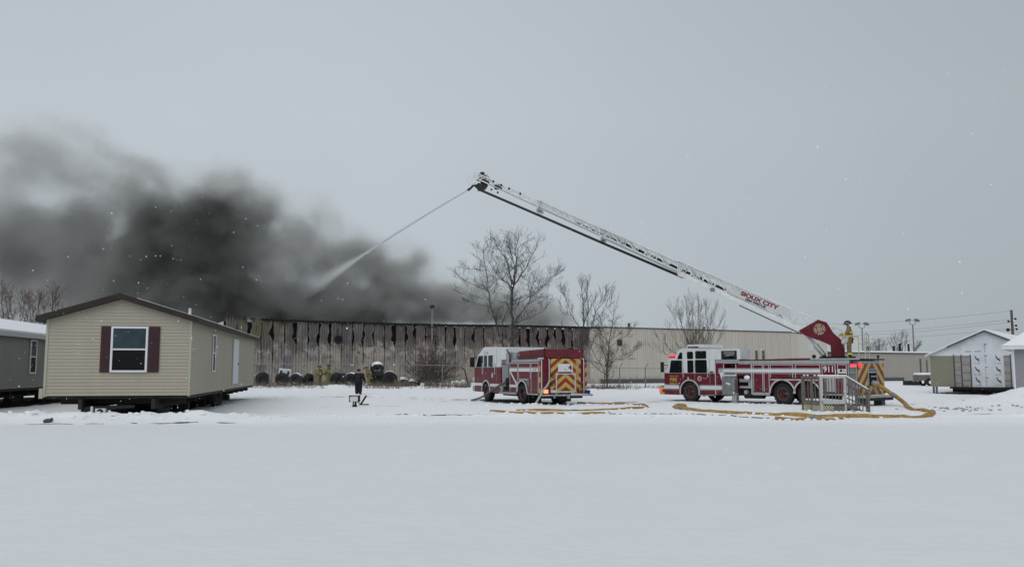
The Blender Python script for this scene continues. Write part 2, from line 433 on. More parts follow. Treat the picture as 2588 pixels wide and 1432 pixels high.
def rut(name, pts, w0, m, seed=0, lift=.012, gap=.1):
    """broken narrow line of bare wet ground along a polyline"""
    mb = MB(); P = []
    for (a, b_) in zip(pts[:-1], pts[1:]):
        a, b_ = Vector(a), Vector(b_); n = max(1, int((b_ - a).length / .12))
        P += [a.lerp(b_, i / n) for i in range(n)]
    prev = None
    for i, p in enumerate(P):
        d = (P[min(i + 1, len(P) - 1)] - P[max(i - 1, 0)]).normalized(); nrm = Vector((-d.y, d.x))
        ww = w0 * (.55 + 1.3 * fbm(p.x * 1.3 + seed, p.y, seed)) - gap * max(0, fbm(p.x * .35 + seed, 3.3, seed) + .1)
        if ww < .012: prev = None; continue
        q = p + nrm * .07 * fbm(p.x * .8, seed, 1.1)
        r = []
        for sgn in (-1, 1):
            e_ = q + nrm * sgn * ww / 2; mb.v.append((e_.x, e_.y, gz(e_.x, e_.y) + lift)); r.append(len(mb.v) - 1)
        if prev: mb.f.append((prev[0], r[0], r[1], prev[1]))
        prev = r
    return mb.build(name, m, kind='structure')
patch('bare_ground', -17.2, 41.5, 2.3, 10.8, M_soil, 1, rot=rad(10.6), st=.25, rag=.12)
patch('bare_ground', -27.2, 45.0, 3.2, 11.5, M_soil, 2, rot=rad(10.6), st=.25, rag=.12)
patch('wet_slush_shade', .55, 46.2, 1.6, 4.9, M_slush_shade, 3, rot=rad(24), rag=.16)  # wet ground plus painted shade filling in beneath each truck
patch('wet_slush_shade', 13.1, 45.9, 5.6, 1.35, M_slush_shade, 4, rot=rad(-48), rag=.22)
patch('bare_ground', 34.5, 62.0, 3.6, 2.6, M_soil, 5, rot=rad(-38), st=.25, rag=.1)
rut('wheel_rut', [(-40, 27.6), (-14, 28.2), (-9, 28.4)], .10, M_slush_shade, 1, gap=.12)
rut('wheel_rut', [(-9.2, 32.2), (-5, 32.55), (-1, 32.9)], .10, M_slush_shade, 2, gap=.12)
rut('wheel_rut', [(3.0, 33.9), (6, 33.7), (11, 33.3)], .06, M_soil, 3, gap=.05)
rut('wheel_rut', [(-1.5, 33.2), (3, 33.6)], .05, M_slush_shade, 4)
rut('wheel_rut', [(-9.6, 40.3), (-7, 40.2), (-5.3, 40.0)], .08, M_slush_shade, 5, gap=.15)
rut('wheel_rut', [(-12.6, 56), (-8.5, 55.2)], .18, M_slush_shade, 6, gap=.2)
rut('wheel_rut', [(-2.6, 50.6), (-6.2, 51.0)], .35, M_slush_shade, 7, gap=.2)
rut('wheel_rut', [(3.6, 46.5), (9.3, 47.2)], .5, M_slush_shade, 8, gap=.3)
rut('wheel_rut', [(-3.4, 54.5), (-8.5, 54.0)], .16, M_slush_shade, 9, gap=.2)
rut('wheel_rut', [(-12.4, 55.5), (-10.3, 55.0), (-8.9, 55.1)], .2, M_slush_shade, 10, gap=.1)
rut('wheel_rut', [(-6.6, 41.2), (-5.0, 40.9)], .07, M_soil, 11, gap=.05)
rut('wheel_rut', [(-5.8, 46.8), (-2.5, 47.3)], .10, M_slush_shade, 12, gap=.14)
rut('wheel_rut', [(2.8, 42.5), (7.0, 43.8), (9.6, 46.0)], .14, M_slush_shade, 13, gap=.2)
rut('wheel_rut', [(3.2, 44.0), (6.6, 45.2)], .14, M_slush_shade, 14, gap=.2)
rut('wheel_rut', [(17.4, 33.6), (19.5, 33.9), (22.4, 34.6)], .07, M_slush_shade, 15, gap=.1)
rut('wheel_rut', [(18.9, 42.0), (23.0, 43.5)], .16, M_slush_shade, 16, gap=.3)

# ------------------------------------------------------------------ burning warehouse
WANG = math.atan(.515)
wh = thing('warehouse', 'long beige corrugated metal warehouse with its left half scorched and smoking', 'warehouse', (-26.4, 86.7, 0), WANG)
WM = Matrix.Translation((-26.4, 86.7, 0)) @ Matrix.Rotation(WANG, 4, 'Z')

def wall_mat(name, burnt):
    m = bpy.data.materials.new(name); m.use_nodes = True
    t = m.node_tree; b = t.nodes['Principled BSDF']; b.inputs['Roughness'].default_value = .55; b.inputs['Specular IOR Level'].default_value = .3
    def N(ty, **kw):
        n = t.nodes.new(ty)
        for k, v in kw.items(): setattr(n, k, v)
        return n
    def M(op, a, b_=None, c=None, clamp=False):
        n = N('ShaderNodeMath', operation=op, use_clamp=clamp)
        for i, q in enumerate((a, b_, c)):
            if q is None: continue
            if isinstance(q, (int, float)): n.inputs[i].default_value = q
            else: t.links.new(q, n.inputs[i])
        return n.outputs[0]
    def mix(f, a, c):
        n = N('ShaderNodeMix', data_type='RGBA')
        for sk, q in ((0, f), (6, a), (7, c)):
            if isinstance(q, tuple): n.inputs[sk].default_value = (*q, 1)
            elif isinstance(q, (int, float)): n.inputs[sk].default_value = q
            else: t.links.new(q, n.inputs[sk])
        return n.outputs[2]
    def mrange(v, a, b_, c=0, d=1):
        n = N('ShaderNodeMapRange', interpolation_type='SMOOTHSTEP')
        for k, q in (('From Min', a), ('From Max', b_), ('To Min', c), ('To Max', d)): n.inputs[k].default_value = q
        t.links.new(v, n.inputs['Value']); return n.outputs[0]
    geo = N('ShaderNodeNewGeometry'); oi = N('ShaderNodeObjectInfo'); tc = N('ShaderNodeTexCoord')
    sp = N('ShaderNodeSeparateXYZ'); t.links.new(geo.outputs['Position'], sp.inputs[0])
    so = N('ShaderNodeSeparateXYZ'); t.links.new(tc.outputs['Object'], so.inputs[0])
    def noise(scale, sx, sz, det=5, rough=.6, off=0.0):
        mp = N('ShaderNodeMapping'); mp.inputs['Scale'].default_value = (sx, sx, sz); mp.inputs['Location'].default_value = (off, off, off)
        t.links.new(geo.outputs['Position'], mp.inputs['Vector'])
        n = N('ShaderNodeTexNoise'); n.inputs['Scale'].default_value = scale; n.inputs['Detail'].default_value = det; n.inputs['Roughness'].default_value = rough
        t.links.new(mp.outputs[0], n.inputs['Vector']); return n.outputs['Fac']
    if not burnt:
        base = mix(noise(1.0, 1.2, .12, 4), (.53, .495, .44), (.60, .565, .505))
        base = mix(M('MULTIPLY', oi.outputs['Random'], .35), base, (.48, .45, .40))
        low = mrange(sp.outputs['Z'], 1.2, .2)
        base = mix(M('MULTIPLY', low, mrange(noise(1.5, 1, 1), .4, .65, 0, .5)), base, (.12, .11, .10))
    else:
        zz = M('ADD', sp.outputs['Z'], M('MULTIPLY', M('SUBTRACT', noise(.55, 1, .5, 6), .5), 2.1))
        zz = M('ADD', zz, M('MULTIPLY', M('SUBTRACT', oi.outputs['Random'], .5), .7))
        beige = mix(noise(1.2, 1, .2, 4), (.36, .31, .265), (.44, .39, .335))
        # blistered paint, rust and soot
        sel = noise(1.6, 1, .55, 8, .7, 4)
        msk = M('MULTIPLY', mrange(sp.outputs['Z'], 1.2, 3.6, .25, 1), mrange(sp.outputs['X'], 6, -12, .35, 1))
        beige = mix(M('MULTIPLY', msk, mrange(sel, .50, .60, 0, .8)), beige, (.125, .11, .112))
        beige = mix(M('MULTIPLY', msk, mrange(noise(2.6, 1, .8, 6, .7, 9), .57, .63, 0, .9)), beige, (.045, .037, .033))
        left = mrange(sp.outputs['X'], -12, -24)
        blue = mix(noise(.8, 1, .3), (.10, .10, .115), (.20, .205, .215))
        beige = mix(M('MULTIPLY', left, mrange(noise(.5, 1, .9, 5, .6, 15), .44, .56, 0, .85)), beige, blue)
        # a film of soot over whole sheets, different on each, and pale patches where the paint burnt off
        film = M('MULTIPLY', mrange(sp.outputs['X'], 10, -8, .45, 1), M('ADD', M('MULTIPLY', oi.outputs['Random'], .45), mrange(noise(.45, 1, .7, 5, .6, 51), .40, .62, 0, .45)))
        beige = mix(M('MULTIPLY', film, mrange(sp.outputs['Z'], 1.6, 3.6, .35, 1)), beige, (.150, .138, .135))
        pale = M('MULTIPLY', mrange(sp.outputs['Z'], 2.9, 3.7), mrange(noise(1.5, 1, .8, 5, .6, 61), .52, .57, 0, .8))
        beige = mix(pale, beige, (.46, .43, .41))
        rust = mix(noise(3.0, 1, .35, 6), (.085, .062, .058), (.230, .175, .155))
        up = mix(noise(2.4, 1.4, .10, 6, .65), (.085, .072, .071), (.225, .195, .185))
        pink = mrange(sp.outputs['X'], -6, 4)
        up = mix(M('MULTIPLY', pink, .5), up, (.175, .115, .112))
        up = mix(M('MULTIPLY', oi.outputs['Random'], .55), up, (.10, .092, .092))
        up = mix(mrange(noise(1.9, 1.2, .25, 6, .7, 71), .55, .63, 0, .75), up, (.33, .30, .285))
        up = mix(mrange(noise(1.3, 1.1, .3, 6, .7, 81), .56, .64, 0, .9), up, (.030, .026, .025))
        green = M('MULTIPLY', mrange(sp.outputs['X'], -22, -25.5), mrange(noise(.9, 1, .3, 4, .6, 2), .38, .58))
        up = mix(M('MULTIPLY', green, .5), up, (.175, .165, .065))
        base = mix(M('MULTIPLY', mrange(zz, 3.85, 4.4), mrange(noise(1.3, 1, .5, 6, .6, 44), .38, .58, .25, 1)), beige, rust)
        base = mix(mrange(zz, 4.6, 5.15), base, up)
        # soot licking along the seams and below the eave
        ed = M('MINIMUM', so.outputs['X'], M('SUBTRACT', 1.18, so.outputs['X']))
        edn = M('ADD', ed, M('MULTIPLY', M('SUBTRACT', noise(1.1, 1, .5, 5, .6, 21), .42), .9))
        hi = mrange(sp.outputs['Z'], 2.6, 5.2, .1, 1)
        base = mix(M('MULTIPLY', hi, mrange(edn, .10, .0, 0, .93)), base, (.016, .014, .013))
        top = mrange(M('ADD', sp.outputs['Z'], M('MULTIPLY', noise(.9, 1, .2, 5, .6, 31), 2.4)), 7.6, 8.3, 0, .85)
        base = mix(top, base, (.022, .019, .018))
    t.links.new(base, b.inputs['Base Color'])
    return m
M_burnt = wall_mat('scorched_metal', True)
M_clean = wall_mat('beige_metal', False)
def panel_mesh(name, z0, z1, rows, m, seed=0, jag=0.0, wdt=1.18, topj=0.0, ribs=4, slit=None):
    r = random.Random(seed); sa, sb = r.uniform(-.1, .45), r.uniform(.65, 1.2); us = [0.0]
    for k in range(ribs):
        c = (k + .5) / ribs; us += [c - .085, c - .045, c + .045, c + .085]
    us.append(1.0)
    mb = MB(); n = len(us)
    la, ra = r.random() * 9, r.random() * 9
    for i in range(rows + 1):
        f = i / rows; z = z0 + (z1 - z0) * f
        lx = jag * max(0, fbm(z * .6 + la, seed, 1) + .12) * sst(f, .05, .4)
        rx = wdt - jag * max(0, fbm(z * .6 + ra, seed, 2) + .12) * sst(f, .05, .4)
        if slit: rx -= slit * sst(f, sa, sa + .3) * (1 - .85 * sst(f, sb - .3, sb)) * (.75 + .6 * fbm(z * 1.3, seed * 1.7, 6) + .35 * fbm(z * 5.1, seed, 2))
        bow = -.10 * jag * math.sin(f * 3.1) * (1 if seed % 2 else -.6)
        for j, u in enumerate(us):
            rib = j % 4 in (2, 3) and 0 < j < n - 1
            x = lx + (rx - lx) * u; zt = z
            if i == rows and topj: zt += topj * fbm(x * 3, seed, 5)
            mb.v.append((x, (-.095 if rib else -.0) + bow + jag * .05 * fbm(x, z, seed), zt))
    for i in range(rows):
        for j in range(n - 1):
            a = i * n + j; mb.f.append((a, a + 1, a + n + 1, a + n))
    me = bpy.data.meshes.new(name); me.from_pydata(mb.v, [], mb.f); me.materials.append(m); return me
def put(name, me, parent, loc, rz=0, rx=0):
    o = bpy.data.objects.new(name, me); COL.objects.link(o); o.parent = parent; o.location = loc; o.rotation_euler = (rx, 0, rz); return o
low_v = [panel_mesh('lower_wall_panel', 0, 4.15, 6, M_burnt, k, .06) for k in range(4)]
up_v = [panel_mesh('upper_wall_panel', 4.0, 6.9, 16, M_burnt, 20 + k, [.16, .34, .22, .45, .26, .18, .40, .10, .3, .2, .14, .36][k], topj=.10, slit=[0, .16, .05, .28, 0, .36, .0, .10, .22, .42, 0, .3][k]) for k in range(12)]
torn_v = [panel_mesh('torn_wall_panel', 2.5, 7.25, 16, M_burnt, 40 + k, .45, topj=.38, slit=[.1, .35, .25][k]) for k in range(3)]
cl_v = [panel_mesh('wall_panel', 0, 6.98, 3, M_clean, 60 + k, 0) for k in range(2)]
sag = lambda s: -.16 * math.sin(max(0, min(1, (s + 2) / 34)) * math.pi) if s < 33 else 0
k = 0; s_ = -2.75
up_seq = [1, 3, 4, 9, 2, 5, 0, 11, 1, 10, 4, 8, 6, 0, 5, 2, 3, 7, 10, 0, 1, 2, 9, 7, 0, 4, 10, 1, 5, 9, 11, 3, 5, 8, 0, 4]
while s_ < 40:
    put('lower_wall_panel', low_v[k % 4], wh, (s_, 0, 0))
    if k < 3: put('torn_wall_panel', torn_v[k % 3], wh, (s_, -.05 - .03 * k, [0.02, -.12, -.3][k]), 0, rad([3, -2, 2][k]))
    else:
        o = put('upper_wall_panel', up_v[up_seq[k % len(up_seq)]], wh, (s_, .02 + .03 * RND.random(), sag(s_)), 0, rad(RND.uniform(-.8, .8)))
    s_ += 1.2; k += 1
while s_ < 74.2:
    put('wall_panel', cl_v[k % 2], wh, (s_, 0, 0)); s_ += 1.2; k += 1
S_END = 81.2
MB().box(s_, S_END, 0, .1, 0, 6.9).build('flat_wall', M_clean, wh)
MB().box(-2.8, 40, .35, .55, 0, 6.6).build('inner_wall', M_soot, wh)
MB().box(40, S_END, .12, .5, 0, 6.8).build('wall_core', M_clean, wh)
MB().box(-2.8, -2.5, .56, 45, 0, 6.6).box(S_END - .3, S_END, .52, 45, 0, 6.8).box(-2.49, S_END - .31, 44.7, 45, 0, 6.6).build('back_wall', M_clean, wh)
MB().box(33, S_END - .31, .6, 44.6, 6.2, 6.5).build('roof', mat('roof_grey', (.2, .2, .2), rough=.8), wh)
# charred wavy eave and clean eave trim
mbE = MB(); pts = []
for i in range(0, 361):
    s2 = -0.2 + i * .1172
    if s2 > 42.0: break
    pts.append((s2, 6.93 + sag(s2) + .055 * math.sin(i * 1.55) + .02 * fbm(i * .2, 1)))
for a, c in zip(pts[:-1], pts[1:]):
    o0 = len(mbE.v)
    for (x, z) in (a, c): mbE.v += [(x, -.14, z - .13), (x, -.14, z + .05), (x, .5, z + .05), (x, .5, z - .13)]
    mbE.f += [(o0, o0+4, o0+5, o0+1), (o0+1, o0+5, o0+6, o0+2), (o0+2, o0+6, o0+7, o0+3), (o0+3, o0+7, o0+4, o0)]
mbE.build('charred_eave', M_soot, wh)
MB().box(42.05, 74.2, -.14, .5, 6.9, 7.06).box(74.22, S_END, -.1, .5, 6.84, 6.94).build('eave_trim', mat('eave_trim', (.085, .08, .08), rough=.6), wh)
MB().box(42.05, 74.2, -.10, .6, 7.06, 7.10).build('snow_cap', M_rsnow, wh, bevel=.02)
MB().box(42, 68, -.20, -.06, 0, .55).build('base_skirt', mat('base_skirt', (.09, .085, .08), rough=.8, noise=.3), wh)
# round opening of a wall fan
MB().lathe([(.36, -.02), (.47, -.02), (.47, .06), (.36, .06), (.36, -.02)], (8.84, -.20, 4.92), 'y', 28).build('fan_ring', M_dark, wh)
MB().disc((8.84, -.17, 4.92), .40, 'y', 28, .03).build('fan_hole', M_soot, wh)
# louvred vent in the clean half
lv = MB().box(44.45, 45.2, -.17, -.10, 4.72, 5.5).build('louvre_vent', mat('louvre', (.10, .10, .10), rough=.5), wh)
mbl = MB()
for i in range(6): mbl.box(44.5, 45.15, -.21, -.171, 4.78 + i * .115, 4.83 + i * .115)
mbl.build('louvre_slat', M_dark, lv)
# flue against the wall
fl = MB().tube([(19.42, -.38, 3.6), (19.42, -.38, 8.62)], .14, 12).build('flue_pipe', mat('flue_metal', (.26, .25, .25), rough=.45, metal=.4, noise=.4, nscale=3, dirt=(.05, .045, .045)), wh)
MB().lathe([(.001, 8.62), (.26, 8.62), (.26, 8.86), (.12, 8.95), (.001, 8.95)], (19.42, -.38, 0), 'z', 14).build('flue_cap', M_dark, fl)
MB().box(18.7, 20.1, -.5, -.1, 5.42, 5.5).box(19.1, 19.75, -.55, -.08, 6.4, 6.46).build('flue_bracket', M_dark, fl)
# four dark stub pipes standing against the clean wall, small roof vents
mbp = MB()
for s3, wd in ((63.9, .12), (65.1, .45), (67.3, .22), (68.6, .2)): mbp.box(s3, s3 + wd, -.32, -.08, 1.8, 4.3 + .1 * wd)
mbp.build('wall_conduit', mat('conduit_grey', (.10, .10, .10), rough=.6), wh)
for s3, h_ in ((46.6, .55), (58.8, .35), (60.4, .2)):
    MB().tube([(s3, .3, 6.5), (s3, .3, 7.05 + h_)], .14, 8).build('roof_vent', M_dark, wh)
MB().box(77.3, 78.3, -.04, -.0, 4.4, 5.4).build('window', mat('bright_window', (.55, .58, .6), rough=.2), wh)

# lower wing beyond the ladder truck
wg = thing('low_warehouse', 'low beige flat-roofed building with snow along its roof edge beyond the ladder truck', 'warehouse', (-26.4, 86.7, 0), WANG)
me = panel_mesh('wall_panel', 0, 4.12, 2, mat('pale_siding', (.36, .335, .30), rough=.6, noise=.06, nscale=.6), 80, 0, wdt=2.98, ribs=7)
for i in range(9): put('wall_panel', me, wg, (82 + 3.0 * i, -.06, 0))
MB().box(82, 109, .0, 20, 0, 4.1).build('wall', MATS['pale_siding'], wg)
MB().box(81.9, 109.2, -.3, 20, 4.11, 4.28).build('eave_trim', MATS['eave_trim'], wg)
MB().box(81.8, 109.3, -.34, 20, 4.285, 4.5).build('snow_cap', M_rsnow, wg, bevel=.06)
MB().box(82, 97, -.3, -.1, 0, .5).build('base_skirt', MATS['base_skirt'], wg)
for s3, h_, r_ in ((97.2, .9, .18), (98.6, 1.35, .2), (100.6, 1.3, .16), (84, .9, .25), (86, 1.4, .12), (91.5, .8, .3)):
    MB().tube([(s3, 1.5, 4.4), (s3, 1.5, 4.45 + h_)], r_, 8).build('roof_vent', M_dark, wg)
mbp = MB(); mbp.box(100.9, 101.1, -.25, -.1, .1, 3.4).box(102.4, 102.55, -.25, -.1, .1, 3.2); mbp.build('wall_conduit', MATS['conduit_grey'], wg)

# ------------------------------------------------------------------ homes
def boards(parent, m, name, org, ulen, z0, z1, expo=.122, gable=None, axis='x', facing=-1, xr=None):
    """lapped courses on a wall; axis: direction the course runs; facing: sign of the outward normal on the other axis"""
    n = int((z1 - z0) / expo + .5); cache = {}
    for i in range(n):
        za, zb = z0 + i * expo, min(z1, z0 + (i + 1) * expo + .012)
        a0, a1 = (xr or (0, ulen))
        if gable:
            zt = za
            lo, hi = gable(zt)
            a0, a1 = max(a0, lo), min(a1, hi)
            if a1 - a0 < .1: continue
        key = (round(a0, 3), round(a1, 3), round(zb - za, 4))
        if key not in cache:
            pr = [(0, 0), (facing * .026, 0), (facing * .026, .006), (facing * .002, zb - za), (0, zb - za)]
            mb = MB()
            if axis == 'x': mb.prism(pr, a0, a1, 'x')
            else: mb.prism(pr, a0, a1, 'y')
            cache[key] = mb.mesh(name, m, smooth=False)
        o = bpy.data.objects.new(name, cache[key]); COL.objects.link(o); o.parent = parent
        o.location = (org[0], org[1], org[2] + za)
def window(parent, name, c, wd, ht, u, nrm, m_frame=M_wtrim, fr=.07, meet=True, dep=.05, split=.5):
    """sash window: u = horizontal direction, nrm = outward normal; returns frame"""
    M = frame(c, u, (0, 0, 1))
    if M.to_3x3().col[2].dot(Vector(nrm)) < 0: M = frame(c, [-q for q in u], (0, 0, 1))
    mb = MB()
    mb.box(-wd/2, -wd/2+fr, -ht/2, ht/2, 0, dep).box(wd/2-fr, wd/2, -ht/2, ht/2, 0, dep)
    mb.box(-wd/2+fr, wd/2-fr, -ht/2, -ht/2+fr, 0, dep).box(-wd/2+fr, wd/2-fr, ht/2-fr, ht/2, 0, dep)
    zs = -ht/2 + ht * split
    if meet: mb.box(-wd/2+fr, wd/2-fr, zs-fr*.4, zs+fr*.4, 0, dep*.8)
    f = mb.xform(M).build(name, m_frame, parent, bevel=.008)
    MB().box(-wd/2+fr, wd/2-fr, zs+fr*.4, ht/2-fr, .004, .022).xform(M).build('pane', mat('window_glass', (.030, .052, .064), rough=.12, spec=.35, noise=.35, nscale=1.5), f)
    MB().box(-wd/2+fr, wd/2-fr, -ht/2+fr, zs-fr*.4, .004, .014).xform(M).build('pane', mat('window_screen', (.006, .007, .008), rough=.5, spec=.15), f)
    return f
def mobile_home(label, loc, rz, m_side, Wd, Ln, zf, ze, zp, detail, m_fascia, label_roof=None):
    """local x runs back along the home, y runs left across its front gable; origin at the front right corner"""
    h = thing('mobile_home', label, 'mobile home', loc, rz)
    MB().box(.03, Ln, .03, Wd - .03, zf, ze).prism([(.03, ze), (Wd - .03, ze), (Wd / 2, zp - .12)], .03, .2, 'x').build('wall', m_side, h)
    gl = lambda z: (0, Wd) if z < ze else (Wd / 2 * (z - ze) / (zp - ze), Wd - Wd / 2 * (z - ze) / (zp - ze))
    boards(h, m_side, 'siding_board', (.03, 0, 0), Wd, zf, zp, gable=gl, axis='y', facing=-1, xr=(.06, Wd - .06))
    boards(h, m_side, 'siding_board', (0, .03, 0), Ln, zf, ze, axis='x', facing=-1, xr=(.06, Ln))
    MB().box(-.012, .07, -.012, .07, zf - .03, ze).box(-.012, .07, Wd - .07, Wd + .012, zf - .03, ze).build('corner_post', M_beige2 if detail else M_wtrim, h)
    # roof: two slabs with overhang
    ov, ovg = .30, .28
    sl = (zp - ze) / (Wd / 2)
    for nm in ('right', 'left'):
        y0 = -ov; z0 = ze - ov * sl
        pr = [(y0, z0 - .03), (Wd / 2, zp - .03), (Wd / 2, zp + .19), (y0, z0 + .19)]
        if nm == 'left': pr = [(Wd - y, z) for y, z in pr]
        MB().prism(pr, -ovg, Ln + .3, 'x').build('roof_slab', m_fascia, h)
        tk_ = .025 if detail else .07
        pr = [(y0 + .03, z0 + .193), (Wd / 2, zp + .193), (Wd / 2, zp + .20 + tk_), (y0 + .03, z0 + .20 + tk_)]
        if nm == 'left': pr = [(Wd - y, z) for y, z in pr]
        MB().prism(pr, 2.4 if detail else -.2, Ln + .25, 'x').build('roof_snow', M_rsnow, h)
    # chassis
    mb = MB(); mb.box(.2, Ln, .05, Wd - .05, zf - .12, zf - .004)
    for yb in (Wd * .25, Wd * .75): mb.box(-.0, Ln, yb - .07, yb + .07, zf - .50, zf - .125)
    for i in range(10): mb.box(1 + i * 2.2, 1.1 + i * 2.2, .3, Wd - .3, zf - .34, zf - .125)
    mb.build('chassis', M_dark, h)
    for i in range(5):
        for yb in (Wd * .25, Wd * .75):
            MB().box(1.6 + i * 4.2, 2.0 + i * 4.2, yb - .2, yb + .2, -.05, zf - .505).build('pier', mat('pier_block', (.06, .058, .055), rough=.9, noise=.3), h)
    return h
Oh = at(478, 999, 32)
rzh = rad(90 + 10.6)
home = mobile_home('beige mobile home with brown gable roof, maroon shutters and snowy front bank', (Oh.x, Oh.y, 0), rzh, M_beige, 5.03, 21.3, .83, 3.62, 4.40, True, M_roof)
window(home, 'window', (-.03, 2.16, 2.525), 1.29, 1.69, (0, 1, 0), (-1, 0, 0), fr=.075)
for y in (1.30, 2.97):
    sh = MB().box(-.045, -.0, y - .19, y + .19, 1.68, 3.37).build('shutter', M_shut, home, bevel=.008)
    mb = MB()
    for i in range(26): mb.box(-.056, -.0455, y - .15, y + .15, 1.74 + i * .061, 1.775 + i * .061)
    mb.build('shutter_louvre', M_shut, sh)
window(home, 'side_window', (5.38, -.0, 2.49), .76, 1.62, (1, 0, 0), (0, -1, 0), fr=.06)
dr = MB().box(11.5, 13.35, -.06, .0, 1.05, 3.33).build('side_door', M_door, home, bevel=.01)
MB().box(13.05, 13.12, -.11, -.061, 2.0, 2.12).build('handle', M_galv, dr)
MB().tube([(2.6, .55, 3.8), (2.6, .55, 4.25)], .055, 10).build('vent_pipe', M_wtrim, home)
MB().box(-.03, .1, 5.04, 5.17, .74, 1.1).build('corner_bracket', M_beige2, home)
# axles and wheels under the home
for x in (9.5, 10.4, 11.3):
    MB().tube([(x, .5, .42), (x, 4.5, .42)], .06, 8).build('axle', M_dark, home)
    for y in (.55, 4.4):
        MB().lathe([(.2, -.1), (.36, -.1), (.38, 0), (.36, .1), (.2, .1), (.2, -.1)], (x, y, .38), 'y', 16).build('home_wheel', M_rub, home)
# dismounted tow hitch lying in front
ht = thing('tow_hitch', 'snow-dusted steel tow hitch lying under the front of the beige home', 'tow hitch', (-15.3, 31.6, gz(-15.3, 31.6) - .02), rad(8))
ht.scale = (.72, .72, .72)
MB().bar((-.2, 0, .55), (1.8, .25, .60), .14, .16).bar((-.2, 0, .55), (-.9, .5, .58), .1, .12).build('drawbar', M_dark, ht)
MB().box(-.24, -.12, -.12, .12, .0, .62).box(.0, .5, -.18, .14, .12, .52).build('coupler', M_white, ht, bevel=.02)
MB().box(-.7, -.25, -.1, .25, .0, .60).build('jack_block', M_dark, ht)
MB().lathe([(.06, -.2), (.16, -.2), (.16, -.185), (.06, -.185), (.06, -.2)], (.25, 0, .34), 'y', 14).build('jack_ring', M_dark, ht)

home2 = mobile_home('sage grey mobile home with thick roof snow, mostly cut off at left', (-22.9 + .188 * 5, 33.0, 0), rzh, M_sage, 5.03, 24, .90, 3.40, 4.15, False, mat('pale_fascia', (.46, .47, .48), rough=.5))
window(home2, 'window', (9.35, -.0, 2.40), .85, 1.66, (1, 0, 0), (0, -1, 0), fr=.07)

# unfinished double-wide at right
u3 = thing('unfinished_house', 'half-sided manufactured house in white printed house wrap at right', 'house', (31.3, 64, 0), rad(-38))
W3, L3, zf3, ze3, zp3 = 7.5, 16, .50, 2.80, 4.50
M_wrap = mat('white_house_wrap', (.64, .655, .69), rough=.5, noise=.15, nscale=.9, bump=.5, bscale=2.5)
MB().box(0, W3, 0, L3, zf3, ze3).prism([(0, ze3 + .001), (W3, ze3 + .001), (W3 / 2, zp3)], 0, L3, 'y').build('wall', M_wrap, u3)
boards(u3, M_olive, 'siding_board', (0, -.002, 0), W3, zf3, ze3 - .02, axis='x', facing=-1, xr=(.02, 1.60), expo=.12)
for x0_, x1_ in ((1.69, 2.09), (2.16, 2.70), (4.86, 5.24)):
    for i in range(12):
        MB().box(x0_, x1_, -.03, -.004, zf3 + .19 * i, zf3 + .19 * i + .18).build('loose_board', [mat('grey_board', (.24, .235, .24), rough=.6, noise=.1), mat('tan_board', (.29, .275, .235), rough=.6, noise=.1), mat('tan_vinyl', (.33, .315, .28), rough=.6)][(0, 0, 2, 1, 0, 2, 0, 1, 2, 0, 1, 0)[i] if x0_ < 2 else (0, 2, 0, 2, 2, 0, 2, 2, 0, 1, 2, 0)[i]], u3)
mb = MB()
for x in (1.645, 2.125, 2.735, 5.28): mb.box(x - .03, x + .03, -.05, -.002, zf3 - .05, ze3 + .05)
mb.build('furring_strip', mat('dark_strip', (.05, .045, .055), rough=.7), u3, split=True)
M_ink = mat('blue_black_print', (.040, .046, .062), rough=.6)
def wrap_mark(x, z, k):
    mb = MB()
    if k == 0:
        for poly in ([(-.02, .26), (.04, .24), (.10, .08), (.03, .04)], [(.02, .12), (.20, .02), (.27, -.10), (.22, -.13), (.06, .0)], [(.18, .05), (.34, .05), (.20, .0)], [(.22, -.06), (.28, -.07), (.27, -.2), (.24, -.2)]):
            mb.prism([(x + a, z + b_) for a, b_ in poly], -.010, -.004, 'y')
        for a in (-.06, .12, .24): MB().box(x + a, x + a + .10, -.010, -.004, z - .33, z - .30).build('printed_line', M_ink, u3)
    else:
        for poly in ([(-.02, .1), (.14, .04), (.20, -.01), (.12, -.01), (.02, .05)], [(.03, .02), (.05, .02), (.06, -.55), (.045, -.55)]):
            mb.prism([(x + a, z + b_) for a, b_ in poly], -.010, -.004, 'y')
    mb.build('printed_mark', M_ink, u3)
for x, k in ((3.02, 0), (3.64, 1), (4.36, 0)):
    for z in ((.95, 1.72, 2.52) if k == 0 else (1.15, 1.92, 2.72, 3.55)): wrap_mark(x, z, k)
for x in (2.4, 3.0): MB().box(x, x + .45, -.010, -.004, 3.05, 3.09).build('printed_line', M_ink, u3)
sl3 = (zp3 - ze3) / (W3 / 2)
for sgn in (0, 1):
    def fl3(p): return p if sgn == 0 else [(W3 - a, b_) for a, b_ in p]
    MB().prism(fl3([(-.3, ze3 - .3 * sl3), (W3 / 2, zp3 + .01), (W3 / 2, zp3 + .12), (-.3, ze3 - .3 * sl3 + .11)]), -.25, L3 + .2, 'y').build('roof_slab', mat('pale_fascia', (.46, .47, .48)), u3)
    MB().prism(fl3([(-.28, ze3 - .28 * sl3 + .115), (W3 / 2, zp3 + .125), (W3 / 2, zp3 + .20), (-.28, ze3 - .28 * sl3 + .17)]), -.2, L3 + .15, 'y').build('roof_snow', M_rsnow, u3)
    MB().prism(fl3([(1.25, ze3 + 1.25 * sl3 - .03), (W3 / 2, zp3 - .03), (W3 / 2, zp3 + .09), (1.25, ze3 + 1.25 * sl3 + .09)]), -.28, -.255, 'y').build('dark_fascia', mat('dark_fascia', (.07, .07, .085), rough=.6), u3)
